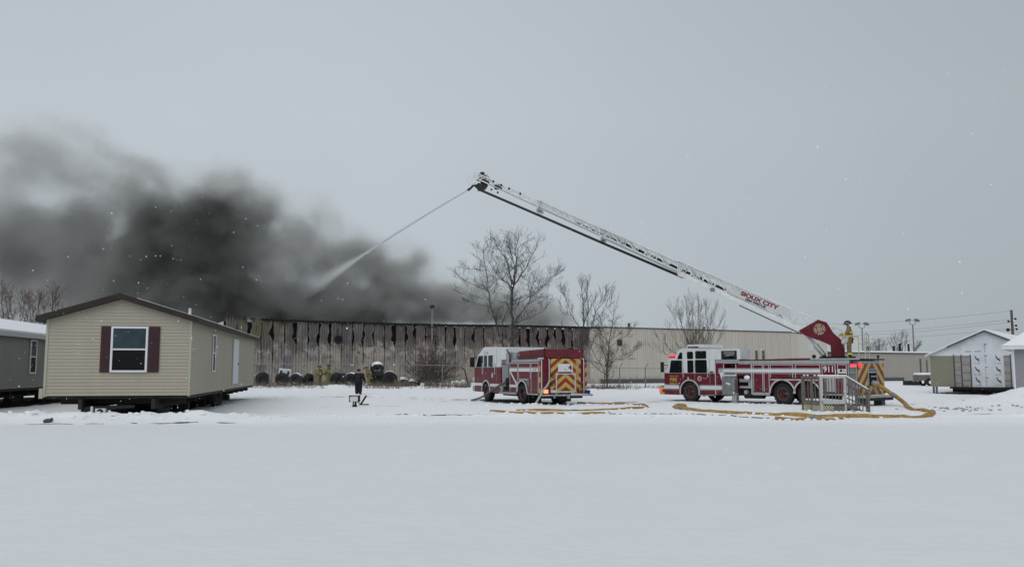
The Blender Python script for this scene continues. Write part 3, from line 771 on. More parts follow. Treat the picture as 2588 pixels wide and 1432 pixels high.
mb = MB(); mb.box(1.4, 6.6, .3, 1.2, .12, zf3 - .005).box(1.6, 6.5, .05, .28, .22, zf3 - .06); mb.bar((1.3, -.1, zf3 - .06), (6.3, -.35, zf3 - .05), .12, .14)
mb.build('chassis', M_dark, u3)
for x in (.15, .35): MB().box(x - .06, x + .06, .1, .22, 0, zf3).build('support_post', M_wood, u3)

# grey house with a hipped snow roof, right edge
h4 = thing('grey_house', 'grey sided house corner under a steep snow-covered hip roof at right edge', 'house', (28.15, 48.0, 0), rad(-33))
MB().box(.03, 9, .03, 8, 0, 2.9).build('wall', M_gvinyl, h4)
boards(h4, M_gvinyl, 'siding_board', (0, .03, 0), 9, 0.05, 2.9, axis='x', facing=-1, xr=(.06, 9), expo=.15)
MB().box(-.01, .08, -.01, .08, 0, 2.9).build('corner_post', M_wtrim, h4)
MB().box(-.5, 9.5, -.45, 8.45, 2.9, 3.08).build('soffit', M_wtrim, h4)
hp = MB(); hp.add([(-.55, -.5, 3.085), (9.55, -.5, 3.085), (9.55, 8.5, 3.085), (-.55, 8.5, 3.085), (4, 4, 6.35), (5, 4, 6.35)], [(0, 1, 5, 4), (1, 2, 5), (2, 3, 4, 5), (3, 0, 4), (3, 2, 1, 0)])
hp.build('roof', M_rsnow, h4, bevel=.08)

# ------------------------------------------------------------------ bare trees
def tree(name, label, base, stems, m, seed, lv=3, spread=1.0, dens=1.0, up=.35, tw=.012, group=None, len0=2.4, cat='tree', dmin=.12):
    """stems: list of (points, r0, r1). Twigs sprout along every stem."""
    r = random.Random(seed)
    root = thing(name, label, cat, base, 0, group)
    tr, cr = MB(), MB()
    def grow(p, d, ln, rd, level):
        n = 3 if level == 1 else 2
        pts = [p]; q = p; dd = d.normalized()
        for i in range(n):
            dd = (dd + Vector((r.gauss(0, .16), r.gauss(0, .16), r.gauss(0, .10) + up * .22))).normalized()
            q = q + dd * ln / n; pts.append(q)
        cr.tube(pts, [max(tw * .5, rd * (1 - .8 * i / n)) for i in range(n + 1)], 4 if level == 1 else 3, cap=False)
        if level >= lv: return
        k = max(2, int((3.2 if level == 1 else 3.0) * dens * (ln / (len0 / level)) ** .5 + r.random()))
        for i in range(k):
            f = .25 + .75 * (i + r.random()) / k
            j = min(n - 1, int(f * n)); pp = pts[j].lerp(pts[j + 1], f * n - j)
            side = Vector((r.gauss(0, 1), r.gauss(0, 1), r.gauss(0, .6)))
            nd = (dd * 1.0 + side.normalized() * .75 * spread + Vector((0, 0, up * .5))).normalized()
            grow(pp, nd, ln * r.uniform(.42, .68), max(tw * .5, rd * .55), level + 1)
    b0 = Vector(base)
    for (pts, r0, r1) in stems:
        r0, r1 = r0 * .8, r1 * .8
        P = [Vector(p) - b0 for p in pts]; L = [0]
        for a, c in zip(P[:-1], P[1:]): L.append(L[-1] + (c - a).length)
        Q = []; nseg = max(3, int(L[-1] / .7))
        for i in range(nseg + 1):
            s2 = L[-1] * i / nseg; j = max(0, min(len(P) - 2, next((k2 for k2 in range(len(P) - 1) if L[k2 + 1] >= s2 - 1e-6), len(P) - 2)))
            f = (s2 - L[j]) / max(1e-6, L[j + 1] - L[j]); q = P[j].lerp(P[j + 1], f)
            if 0 < i < nseg: q = q + Vector((r.gauss(0, .05), r.gauss(0, .09), 0))
            Q.append(q)
        tr.tube(Q, [r0 + (r1 - r0) * i / nseg for i in range(nseg + 1)], 7 if r0 > .06 else 5)
        k = int(L[-1] * 2.3 * dens)
        for i in range(k):
            f = 1 - (1 - dmin) * r.random() ** 1.2
            j = min(nseg - 1, int(f * nseg)); p = Q[j].lerp(Q[j + 1], f * nseg - j)
            d = (Q[j + 1] - Q[j]).normalized(); side = Vector((r.gauss(0, 1), r.gauss(0, 1), r.gauss(0, .5))).normalized()
            nd = (d * .7 + side * spread + Vector((0, 0, up))).normalized()
            rr = (r0 + (r1 - r0) * f)
            grow(p, nd, len0 * r.uniform(.35, 1.0) * (1.15 - .5 * f), max(tw, min(.05, rr * .5)), 1)
        cr.tube([Q[-1], Q[-1] + (Q[-1] - Q[-2]).normalized() * .5 + Vector((0, 0, .2))], [r1, tw * .5], 4)
        for i in range(3): grow(Q[-1], (Q[-1] - Q[-2]).normalized() + Vector((r.gauss(0, .35), r.gauss(0, .35), .2)), len0 * .5, r1 * .7, 2)
    tr.build('trunk', m[0], root); cr.build('crown', m[1], root, smooth=False)
    return root
def P3(lst, Y, seed=0, amp=.6):
    r = random.Random(seed); out = []; dy = 0
    for i, (px, py) in enumerate(lst):
        out.append(at(px, py, Y + dy)); dy += r.uniform(-amp, amp)
    return out
Yt = 84
bx = at(1291, 985, Yt); gb = gz(bx.x, Yt)
B1 = Vector((bx.x, Yt, gb))
T = lambda l, sd: P3(l, Yt, sd, 1.1)
st = [([B1] + P3([(1293, 870), (1294, 830), (1293, 789), (1295, 734)], Yt, 1, .2), .19, .13),
      (T([(1295, 734), (1299, 710), (1302, 690), (1306, 668), (1304, 650), (1300, 636), (1308, 612)], 2), .12, .03),
      (T([(1293, 729), (1289, 690), (1279, 656), (1257, 626)], 3), .09, .025),
      (T([(1299, 720), (1321, 687), (1338, 660), (1352, 632)], 4), .09, .02),
      (T([(1293, 835), (1310, 800), (1339, 756), (1342, 734), (1352, 712)], 5), .08, .02),
      (T([(1339, 754), (1361, 732), (1380, 716), (1402, 697)], 6), .055, .015),
      (T([(1294, 832), (1304, 814), (1340, 801), (1373, 785)], 7), .045, .012),
      (T([(1294, 727), (1257, 696), (1243, 672), (1235, 655)], 8), .07, .02),
      (T([(1295, 762), (1330, 745), (1358, 735)], 9), .04, .012),
      (T([(1302, 690), (1297, 660), (1290, 630)], 10), .05, .015)]
tree('bare_tree', 'tallest bare tree with forked crown rising behind the smaller fire engine', B1, st, (M_bark, M_bark), 11, lv=4, dens=1.25, up=.34, tw=.012, len0=2.5, spread=1.1)
B2 = at(1284, 985, Yt + 1); B2.z = gb
st = [([B2] + P3([(1276, 880), (1264, 852), (1253, 823), (1242, 780), (1231, 729), (1228, 687), (1223, 657), (1222, 634)], Yt + 1, 21, .3), .13, .025),
      (P3([(1235, 729), (1249, 710), (1255, 687)], Yt + 1, 22, .8), .05, .015),
      (P3([(1231, 734), (1200, 721), (1172, 707)], Yt + 1, 23, .8), .05, .012),
      (P3([(1224, 756), (1196, 746), (1168, 742)], Yt + 1, 24, .8), .04, .012),
      (P3([(1240, 775), (1222, 770), (1205, 768)], Yt + 1, 27, .8), .04, .012),
      (P3([(1227, 690), (1208, 678), (1190, 680)], Yt + 1, 25, .8), .035, .012),
      (P3([(1268, 850), (1275, 800), (1290, 762)], Yt + 1, 26, .8), .06, .02)]
tree('bare_tree', 'slim leaning bare tree just left of the tallest tree', B2, st, (M_bark, M_bark), 12, lv=4, dens=1.2, up=.26, tw=.012, len0=2.3, spread=1.1)
Yb = 75
B3 = at(1472, 985, Yb); B3.z = gz(B3.x, Yb)
st = [([B3] + P3([(1471, 882), (1474, 830), (1473, 790), (1472, 755), (1470, 735)], Yb, 31, .3), .12, .025),
      (P3([(1474, 830), (1484, 790), (1486, 752), (1484, 735)], Yb, 32, .6), .06, .02),
      (P3([(1474, 870), (1490, 832), (1503, 792), (1530, 755)], Yb, 33, .6), .06, .015),
      (P3([(1474, 840), (1458, 815), (1436, 785), (1428, 752)], Yb, 34, .6), .05, .012),
      (P3([(1494, 815), (1515, 800), (1538, 775)], Yb, 35, .6), .035, .012)]
tree('bare_tree', 'middle-sized bare tree with upswept twigs at the right end of the scorched wall', B3, st, (M_bark, M_bark), 13, lv=4, dens=1.1, up=.75, tw=.012, len0=2.0, spread=.85)
Yc = 73
B4 = at(1533, 985, Yc); B4.z = gz(B4.x, Yc)
st = [([B4] + P3([(1535, 940), (1538, 900), (1542, 861), (1546, 815), (1550, 802)], Yc, 41, .3), .10, .02),
      ([B4 + Vector((.15, .1, 0))] + P3([(1531, 930), (1526, 890), (1516, 855), (1510, 830)], Yc, 42, .5), .07, .015),
      ([B4 + Vector((-.15, .0, 0))] + P3([(1527, 940), (1512, 910), (1498, 888), (1485, 872)], Yc, 43, .5), .06, .012),
      (P3([(1536, 930), (1556, 905), (1575, 897), (1592, 893)], Yc, 44, .5), .045, .012),
      (P3([(1540, 880), (1560, 860), (1580, 850)], Yc, 45, .5), .035, .012),
      (P3([(1530, 925), (1505, 915), (1486, 912)], Yc, 46, .5), .035, .012),
      (P3([(1540, 870), (1530, 845), (1522, 825)], Yc, 47, .5), .035, .012)]
tree('bare_tree', 'low wide bare tree with snow in its fork between the two fire trucks', B4, st, (M_bark2, M_twig), 14, lv=4, dens=1.3, up=.35, tw=.011, len0=1.9)
Yd = 71
B5 = at(1757, 990, Yd); B5.z = 0
st = []
for i, (px, py) in enumerate([(1697, 790), (1715, 775), (1735, 770), (1750, 772), (1765, 768), (1785, 778), (1808, 785), (1820, 815), (1826, 845), (1690, 835), (1668, 860), (1650, 880), (1772, 790), (1742, 795), (1795, 812), (1720, 812)]):
    a = at(1757, 920, Yd); e_ = at(px, py, Yd + RND.uniform(-1.6, 1.6)); mid = a.lerp(e_, .5) + Vector((e_.x - a.x, 0, 0)) * .08 - Vector((0, 0, .05))
    st.append(([B5 + Vector((RND.uniform(-.3, .3), RND.uniform(-.3, .3), 0)), a + Vector((RND.uniform(-.25, .25), 0, 0)), mid, e_], .045, .009))
tree('bare_tree', 'vase-shaped many-stemmed bare tree fanning out behind the ladder truck cab', B5, st, (M_bark2, M_twig2), 15, lv=3, dens=1.25, up=.7, tw=.010, len0=1.5, spread=.6, dmin=.25)
Ye = 77
B6 = at(1092, 978, Ye); B6.z = gz(B6.x, Ye)
st = []
for i in range(46):
    an = RND.uniform(-1.3, 1.3); ln = RND.uniform(1.6, 4.0) * (1 - .25 * abs(an))
    e_ = B6 + Vector((math.sin(an) * ln * .85, RND.uniform(-1.2, 1.2), math.cos(an) * ln))
    st.append(([B6 + Vector((RND.uniform(-.6, .6), RND.uniform(-.4, .4), 0)), B6.lerp(e_, .5) + Vector((RND.uniform(-.2, .2), 0, .1)), e_], .028, .008))
tree('bare_bush', 'large brown leafless bush in front of the scorched wall left of the smaller engine', B6, st, (M_twig, M_twig), 16, lv=3, dens=1.3, up=.25, tw=.013, len0=1.25, cat='bush')
# scrub behind the home on the left
for i, (px, Y, top, lb) in enumerate(((18, 66, 742, 'leftmost reddish bare tree behind the sage home roof'), (60, 70, 752, 'middle reddish bare tree behind the sage home roof'), (118, 68, 745, 'bare tree with twigs nearest the brown gable, behind the sage home'))):
    b_ = at(px, 960, Y); b_.z = 0; st = []
    for j in range(7):
        e_ = at(px + RND.uniform(-50, 50), top + RND.uniform(0, 28), Y + RND.uniform(-2, 2))
        st.append(([b_ + Vector((RND.uniform(-.5, .5), 0, 0)), b_.lerp(e_, .55) + Vector((RND.uniform(-.3, .3), 0, 0)), e_], .08, .015))
    tree('bare_tree', lb, b_, st, (M_bark, M_twig), 50 + i, lv=3, dens=1.0, up=.3, tw=.013, len0=1.9, spread=.95, dmin=.3)
# far trees, beyond the low building
for i, (px, Y, top, wdp, lb) in enumerate(((2283, 190, 850, 42, 'pale rounded bare tree on the skyline under the right floodlight'), (2222, 200, 868, 22, 'smaller bare tree on the skyline left of the rounded one'))):
    b_ = at(px, 935, Y); b_.z = 0; st = [([b_, b_ + Vector((0, 0, 3.5))], .25, .2)]
    for j in range(9):
        an = RND.uniform(-1.2, 1.2)
        e_ = at(px + math.sin(an) * wdp, 900 - math.cos(an) * (900 - top), Y + RND.uniform(-2, 2))
        st.append(([b_ + Vector((0, 0, 3)), (b_ + Vector((0, 0, 3))).lerp(e_, .5), e_], .12, .03))
    tree('bare_tree', lb, b_, st, (M_bark2, M_twig2), 70 + i, lv=3, dens=.7, up=.4, tw=.03, len0=2.6, dmin=.4)

# ------------------------------------------------------------------ floodlight poles, utility pole, wires
def flood(label, px, py, Y, two=True, group=None):
    p = at(px, py, Y); g_ = thing('floodlight_pole', label, 'light pole', (p.x, Y, 0), 0, group)
    MB().tube([(0, 0, 0), (0, 0, p.z - .9)], [.16, .11], 8).build('pole', M_galv, g_)
    MB().tube([(-.55, 0, p.z - .35), (-.5, 0, p.z - .75), (0, 0, p.z - .95), (.5, 0, p.z - .75), (.55, 0, p.z - .35)] if two else [(0, 0, p.z - .95), (.3, 0, p.z - .4)], .06, 6).build('bracket', M_galv, g_)
    for sx in ((-1, 1) if two else (1,)):
        M = Matrix.Translation((sx * .75 if two else .5, 0, p.z - .15)) @ Matrix.Rotation(rad(20 * sx), 4, 'Z') @ Matrix.Rotation(rad(14 * sx), 4, 'Y')
        MB().prism([(-.5, -.18), (.5, -.18), (.38, .24), (-.38, .24)], -.28, .28, 'y').xform(M).build('lamp_head', mat('lamp_grey', (.15, .155, .16), rough=.5), g_, bevel=.08)
flood('twin-headed floodlight pole right of the firefighter on the truck', 2178, 816, 150, True, None)
flood('twin-headed floodlight pole beside the unfinished house, tallest on the skyline', 2306, 807, 150, True, None)
flood('single-headed floodlight peeking over the scorched wall behind the trees', 1420, 789, 132, False, None)
up_ = at(2556, 783, 120)
pl = thing('utility_pole', 'wooden utility pole with insulators behind the hip-roofed house', 'utility pole', (up_.x, 120, 0))
MB().tube([(0, 0, 0), (0, 0, up_.z)], [.22, .16], 10).build('pole', mat('pole_wood', (.10, .085, .075), rough=.9, noise=.3), pl)
mb = MB(); mb.ball((.5, 0, up_.z - 1.25), .16).ball((-.5, 0, up_.z - 1.6), .16).ball((.55, 0, up_.z - 2.2), .16).ball((-.7, -.1, up_.z - 2.8), .25).ball((.6, 0, up_.z - 2.7), .16)
for dx_, dz_ in ((.5, 1.25), (-.5, 1.6), (.55, 2.2), (-.7, 2.8), (.6, 2.7)): mb.bar((0, 0, up_.z - dz_), (dx_, 0, up_.z - dz_), .06)
mb.build('insulator', M_dark, pl, split=True)
ws = thing('overhead_wire', 'faint overhead wires running left from the utility pole', 'wires', (up_.x, 120, 0))
for dz_, py2 in ((.1, 815), (1.3, 838), (1.7, 845), (2.6, 852)):
    a = Vector((0, 0, up_.z - dz_)); e_ = at(1960, py2, 210) - Vector((up_.x, 120, 0))
    MB().tube([a.lerp(e_, i / 16) + Vector((0, 0, -2.2 * 4 * (i / 16) * (1 - i / 16) * .45)) for i in range(17)], .019, 4).build('wire', M_galv, ws)

# ------------------------------------------------------------------ fire trucks
def chevron_mat(name, yc, p=.30, slope=1.0, red=(.30, .022, .016), yel=(.56, .44, .10)):
    """flat reflective print: inverted V stripes about the line y = yc of the object"""
    m = bpy.data.materials.new(name); m.use_nodes = True; t = m.node_tree; b = t.nodes['Principled BSDF']; b.inputs['Roughness'].default_value = .4
    tc = t.nodes.new('ShaderNodeTexCoord'); sp = t.nodes.new('ShaderNodeSeparateXYZ'); t.links.new(tc.outputs['Object'], sp.inputs[0])
    def M(op, a, b_=None):
        n = t.nodes.new('ShaderNodeMath'); n.operation = op
        for i, q in enumerate((a, b_)):
            if q is None: continue
            if isinstance(q, (int, float)): n.inputs[i].default_value = q
            else: t.links.new(q, n.inputs[i])
        return n.outputs[0]
    d = M('ABSOLUTE', M('SUBTRACT', sp.outputs['Y'], yc))
    v = M('FRACT', M('DIVIDE', M('ADD', M('MULTIPLY', d, slope), M('ADD', sp.outputs['Z'], 5)), p))
    mi = t.nodes.new('ShaderNodeMix'); mi.data_type = 'RGBA'; t.links.new(M('GREATER_THAN', v, .5), mi.inputs['Factor'])
    mi.inputs[6].default_value = (*red, 1); mi.inputs[7].default_value = (*yel, 1)
    nn = t.nodes.new('ShaderNodeTexNoise'); nn.inputs['Scale'].default_value = 4; nn.inputs['Detail'].default_value = 6; t.links.new(tc.outputs['Object'], nn.inputs['Vector'])
    mr = t.nodes.new('ShaderNodeMapRange'); mr.inputs['From Min'].default_value = .35; mr.inputs['From Max'].default_value = .65; mr.inputs['To Min'].default_value = .7; mr.inputs['To Max'].default_value = 1.0
    t.links.new(nn.outputs['Fac'], mr.inputs['Value'])
    vs = t.nodes.new('ShaderNodeVectorMath'); vs.operation = 'SCALE'; t.links.new(mi.outputs[2], vs.inputs[0]); t.links.new(mr.outputs[0], vs.inputs['Scale'])
    t.links.new(vs.outputs[0], b.inputs['Base Color']); return m
def arch_side(x0, x1, z0, z1, arches, n=12):
    """outline (x,z) of a body side with wheel arches cut from below"""
    pts = [(x0, z0)]
    for cx, cz, r in arches:
        a0 = math.asin(max(-1, min(1, (z0 - cz) / r)))
        for i in range(n + 1):
            a = math.pi - a0 + (2 * a0 - math.pi) * i / n
            pts.append((cx + r * math.cos(a), cz + r * math.sin(a)))
    pts += [(x1, z0), (x1, z1), (x0, z1)]
    return pts
def arch_trim(mb, cx, cz, r, z0, y, w=.06, t=.04, n=16):
    a0 = math.asin(max(-1, min(1, (z0 - cz) / r)))
    P = []
    for i in range(n + 1):
        a = math.pi - a0 + (2 * a0 - math.pi) * i / n; P.append((math.cos(a), math.sin(a)))
    o = len(mb.v)
    for c, s_ in P:
        for rr, yy in ((r - .01, y), (r - .01, y + t), (r + w, y + t), (r + w, y)): mb.v.append((cx + rr * c, yy, cz + rr * s_))
    for i in range(n):
        for j in range(4): mb.f.append((o + i*4+j, o + i*4+(j+1) % 4, o + (i+1)*4+(j+1) % 4, o + (i+1)*4+j))
    return mb
def wheel(parent, x, y, r=.53, wdt=.30, side=1, dual=False):
    """tyre with rim and hub as sub-parts; side +1 faces +y"""
    w_ = wdt * (2.1 if dual else 1)
    c = (x, y, r - .01); h = w_ / 2
    ty = MB().lathe([(r * .56, -h), (r * .90, -h * 1.02), (r * .985, -h * .8), (r, -h * .4), (r, h * .4), (r * .985, h * .8), (r * .90, h * 1.02), (r * .56, h), (r * .56, -h)], c, 'y', 32)
    for i in range(24):
        a = 2 * math.pi * i / 24; ca, sa = math.cos(a), math.sin(a)
        p = Vector((x + ca * r * .955, 0, c[2] + sa * r * .955)); q = Vector((x + ca * (r + .010), 0, c[2] + sa * (r + .010)))
        ty.bar((p.x, y + h * .5, p.z), (q.x, y + h * .5, q.z), .05, h * .9, (0, 1, 0))
    t_ = ty.build('tyre', M_rub, parent)
    s = side
    MB().lathe([(r * .575, s * h * .98), (r * .54, s * h * .98), (r * .50, s * h * .55), (r * .30, s * h * .35), (r * .20, s * h * .75), (.0005, s * h * .80)], c, 'y', 28).build('rim', M_rim, t_)
    mb = MB(); mb.lathe([(r * .60, s * h * .99), (r * .565, s * h * 1.03), (r * .535, s * h * .96)], c, 'y', 28)
    for i in range(10):
        a = 2 * math.pi * i / 10; mb.ball((x + math.cos(a) * r * .36, y + s * h * .45, c[2] + math.sin(a) * r * .36), .022, 4)
    mb.build('hub_ring', mat('worn_rim_edge', (.16, .12, .12), rough=.5, metal=.3), t_)
    return t_
def plate_poly(mb, poly, y, t=.012):  # flat plate on the left side plane
    return mb.prism(poly, y, y + t, 'y')
def rrect(x0, x1, z0, z1, r=.05, n=4):
    P = []
    for cx, cz, a0 in ((x1 - r, z1 - r, 0), (x0 + r, z1 - r, 90), (x0 + r, z0 + r, 180), (x1 - r, z0 + r, 270)):
        for i in range(n + 1):
            a = rad(a0 + 90 * i / n); P.append((cx + r * math.cos(a), cz + r * math.sin(a)))
    return P
def side_window(parent, poly, y, name='side_window', sgn=1):
    o = plate_poly(MB(), poly, y, .014 * sgn).build(name, M_glass, parent)
    cx = sum(p[0] for p in poly) / len(poly); cz = sum(p[1] for p in poly) / len(poly)
    big = [(cx + (p[0] - cx) * 1.09, cz + (p[1] - cz) * 1.09) for p in poly]
    plate_poly(MB(), big, y - (.004 if sgn > 0 else -.004), .010 * sgn).build('window_seal', M_black, o)
    return o
LT_FW = Vector((-math.cos(rad(48)), math.sin(rad(48)), 0)); LT_LF = Vector((-math.sin(rad(48)), -math.cos(rad(48)), 0))
LO = at(2170, 1000, 40.5)
lt = thing('ladder_truck', 'long red and white ladder truck with its aerial ladder raised towards the smoke', 'fire truck', (LO.x, LO.y, 0), rad(132))
W = 2.70
# frame and running gear
mb = MB().box(.3, 11.2, -1.05, -.80, .52, .76).box(.3, 11.2, -W + .80, -W + 1.05, .52, .76)
for x in (1.2, 3.2, 5.4, 7.2, 8.5): mb.box(x, x + .2, -W + 1.051, -1.051, .55, .72)
for x in (2.62, 3.97, 9.67): mb.tube([(x, -.35, .52), (x, -W + .35, .52)], .12, 10).ball((x, -W / 2, .52), .26, 8)
mb.box(4.9, 6.4, -W + .3, -.35, .40, 1.0).box(7.6, 8.6, -W + .35, -.45, .34, .70).tube([(5.2, -.3, .44), (5.2, -.3, .46), (6.3, -.3, .45)], .2, 10)
mb.build('chassis', M_dark, lt)
for x in (2.62, 3.97):
    wheel(lt, x, -.20, .55, .30, 1, False); wheel(lt, x, -W + .32, .55, .30, -1, True)
wheel(lt, 9.67, -.20, .55, .34, 1); wheel(lt, 9.67, -W + .20, .55, .34, -1)
# rear body
RA = [(2.62, .56, .68), (3.97, .56, .68)]
bod = MB(); prof = arch_side(.46, 5.66, .58, 2.03, RA)
bod.prism(prof, -.40, 0, 'y').prism(prof, -W, -W + .40, 'y').box(.02, 5.66, -W + .401, -.401, .78, 2.02)
bod.build('body', M_red, lt, bevel=.008)
tr = MB()
for cx, cz, r in RA: arch_trim(tr, cx, cz, r, .58, .003)
arch_trim(tr, 9.67, .55, .62, .40, .003)
tr.build('wheel_arch_trim', M_trim, lt, split=True)
for x0, x1, z0 in ((.52, .99, .66), (1.09, 1.79, .66), (1.88, 3.22, 1.36), (3.34, 4.62, 1.36), (4.68, 5.0, .66), (5.05, 5.62, .66)):
    d = MB().box(x0 + .03, x1 - .03, .002, .018, z0 + .02, 2.00).build('compartment_door', M_red, lt, bevel=.006)
    MB().box(x0, x0 + .03, .002, .034, z0, 2.04).box(x1 - .03, x1, .002, .034, z0, 2.04).box(x0, x1, .002, .030, 2.001, 2.03).build('door_frame', M_trim, d)
    MB().box(x0 + .10, x0 + .20, .019, .045, z0 + .10, z0 + .14).build('handle', M_galv, d)
MB().box(1.9, 4.64, .003, .05, 1.225, 1.30).build('scene_rail', M_alu, lt)
mb = MB()
for i in range(4): mb.box(2.0 + i * .68, 2.44 + i * .68, .051, .075, 1.235, 1.29)
mb.build('rail_light', M_trim, lt, split=True)
MB().box(.5, 1.92, .002, .05, .54, .60).box(4.66, 5.66, .002, .05, .46, .60).box(8.0, 9.02, .002, .035, .36, .40).build('sill_trim', M_alu, lt, split=True)
MB().box(.40, 6.52, -.32, -.0, 2.045, 2.23).box(.40, 6.52, -W, -W + .32, 2.045, 2.23).box(.02, 6.5, -W + .325, -.325, 2.05, 2.2).build('upper_rail', M_alu, lt, bevel=.02, split=True)
MB().prism([(2.5, 2.24), (6.45, 2.24), (6.45, 2.28), (3.2, 2.34), (2.5, 2.34)], -.30, -.05, 'y').prism([(2.5, 2.24), (6.45, 2.24), (6.45, 2.28), (3.2, 2.34), (2.5, 2.34)], -W + .05, -W + .3, 'y').build('bed_rail', M_dred, lt, split=True)
MB().box(-.1, 1.95, -W + .02, -.02, 2.232, 2.30).build('work_deck', M_dark, lt, bevel=.01)
MB().box(-.12, 2.4, -.03, .03, 2.24, 2.32).build('deck_edge', M_alu, lt)
# reflective stripes
mb = MB(); mb.box(1.86, 7.74, .036, .041, 1.63, 1.80).box(.55, .96, .036, .041, 1.60, 1.80).box(1.06, 1.10, .036, .041, 1.60, 1.80)
mb.prism([(7.42, 1.80), (7.74, 1.80), (7.56, 1.21), (7.34, 1.21)], .036, .041, 'y').prism([(6.62, 1.42), (7.42, 1.42), (7.46, 1.52), (6.62, 1.52)], .036, .041, 'y')
for x0, x1 in ((7.36, 8.98), (10.37, 11.41)): mb.box(x0, x1, .036, .041, .70, .90)
mb.build('reflective_stripe', M_refl, lt, split=True)
mb = MB(); mb.box(1.86, 7.78, .036, .040, 1.565, 1.59).box(1.86, 7.74, .036, .040, 1.825, 1.845)
for x0, x1 in ((7.36, 9.0), (10.35, 11.41)): mb.box(x0, x1, .036, .040, .645, .665).box(x0, x1, .036, .040, .93, .945)
mb.build('pin_stripe', M_trim, lt, split=True)
text('unit_number', '911', .40, M_white, lt, frame((1.43, .022, 1.78), (-1, 0, 0), (0, 0, 1)), .95, bold=.008)
mb = MB().lathe([(.001, .042), (.065, .042), (.065, .046), (.001, .046)], (.80, 0, 1.72), 'y', 14); mb.box(.56, .70, .042, .046, 1.695, 1.72)
mb.build('side_badge', M_black, lt)
# pump bay behind the cab
MB().box(5.67, 7.36, -W, -.45, .45, 2.03).box(5.67, 6.62, -.449, 0, 1.45, 2.03).build('pump_bay', M_red, lt)
MB().box(5.68, 6.62, -.448, -.35, .45, 1.44).build('pump_bay_back', M_dark, lt)
mb = MB(); mb.box(5.72, 6.55, -.34, -.12, 1.12, 1.28).tube([(5.75, -.1, .85), (6.5, -.1, .85)], .07, 8).tube([(6.1, -.34, .6), (6.1, .0, .6)], .11, 12)
mb.box(5.8, 6.0, -.34, -.1, .9, 1.1)
mb.build('pump_valve', M_alu, lt, split=True)
mb = MB().ball((6.0, .0, 1.36), .13, 6, (1.4, .8, .9)); mb.build('snow_lump', M_snow, lt, split=True)
jk = MB().box(6.60, 7.38, -.05, .28, .42, 1.39).build('jack_plate', M_plate, lt, bevel=.015)
MB().box(6.62, 6.66, .0, .34, .38, 1.36).build('jack_edge', M_alu, jk)
MB().box(6.52, 6.80, .0, .24, .0, .55).box(6.42, 6.9, -.08, .34, .0, .05).build('jack_leg', M_alu, jk)
MB().prism([(6.85, .94), (7.12, 1.02), (7.12, 1.10), (6.85, 1.06)], .282, .30, 'y').build('jack_sign', M_refl, jk)
MB().box(7.38, 7.98, -W, 0, .40, 2.08).build('front_body', M_red, lt, bevel=.01)
MB().box(7.40, 7.44, .002, .034, .42, 2.06).box(7.93, 7.98, .002, .034, .42, 2.06).box(6.64, 6.68, .002, .034, 1.42, 2.06).box(5.68, 5.74, .002, .034, .5, 2.06).build('body_seam', M_trim, lt, split=True)
MB().box(6.5, 7.98, -W + .04, -.04, 2.09, 2.31).build('crosslay_deck', M_alu, lt, bevel=.02)
# white equipment box between cab and ladder
eb = MB()
eb.box(7.60, 8.05, -1.0, -.03, 2.315, 2.88).box(6.40, 6.62, -1.0, -.03, 2.315, 2.88).box(6.62, 7.60, -1.0, -.03, 2.78, 2.88).box(6.62, 7.6, -1.0, -.76, 2.315, 2.78)
eb.build('equipment_box', M_white, lt, bevel=.012)
MB().box(6.63, 7.59, -.75, -.7, 2.32, 2.78).box(6.63, 7.59, -.69, -.05, 2.316, 2.40).build('box_recess', M_soot, lt)
MB().prism([(6.80, 2.52), (7.52, 2.45), (7.52, 2.77), (6.80, 2.77)], -.2, -.12, 'y').build('stowed_cover', M_plate, lt)
mb = MB().prism([(6.66, 2.42), (6.86, 2.42), (6.74, 2.66), (6.66, 2.72)], -.1, -.03, 'y').prism([(7.34, 2.42), (7.58, 2.42), (7.58, 2.74), (7.50, 2.64)], -.1, -.03, 'y'); mb.build('box_arm', M_black, lt, split=True)
# cab
cab_low = arch_side(8.0, 11.43, .36, 1.57, [(9.67, .55, .62)])
cab_low = [p for p in cab_low]
cl = MB().prism(cab_low, -.42, 0, 'y').prism(cab_low, -W, -W + .42, 'y').box(8.0, 11.42, -W + .421, -.421, .62, 1.565)
cl.build('cab_lower', M_red, lt, bevel=.015)
up_prof = [(8.0, 1.572), (11.40, 1.572), (11.34, 1.64), (11.13, 2.20), (11.20, 2.28), (11.16, 2.36), (10.66, 2.42), (10.41, 2.86), (10.22, 2.95), (8.0, 2.90)]
cu = MB().prism(up_prof, -W, -.0, 'y').build('cab_upper', M_white, lt, bevel=.03)
MB().prism([(8.95, 2.955), (10.20, 2.955), (10.05, 3.17), (9.05, 3.17)], -W + .35, -.35, 'y').build('roof_pod', M_white, lt, bevel=.03)
MB().box(9.3, 10.0, -.349, -.33, 2.99, 3.05).build('pod_vent', M_black, lt)
WN = [([(11.02, 1.66), (11.02, 1.64), (10.98, 1.60), (10.24, 1.60), (10.21, 1.64), (10.21, 2.22), (10.25, 2.26), (10.86, 2.26), (10.92, 2.22)], 'door_window'),
      ([(10.46, 2.37), (10.19, 2.37), (10.15, 2.41), (10.15, 2.68), (10.19, 2.72), (10.28, 2.71), (10.34, 2.66), (10.47, 2.42)], 'corner_window')]
for poly, nm in WN: side_window(lt, poly, .002, nm)
for x0, x1, z0, z1 in ((9.42, 9.80, 2.37, 2.75), (8.56, 9.23, 2.38, 2.78), (9.41, 9.79, 1.62, 2.26), (8.54, 9.25, 1.62, 2.28)):
    side_window(lt, rrect(x0, x1, z0, z1, .07), .002)
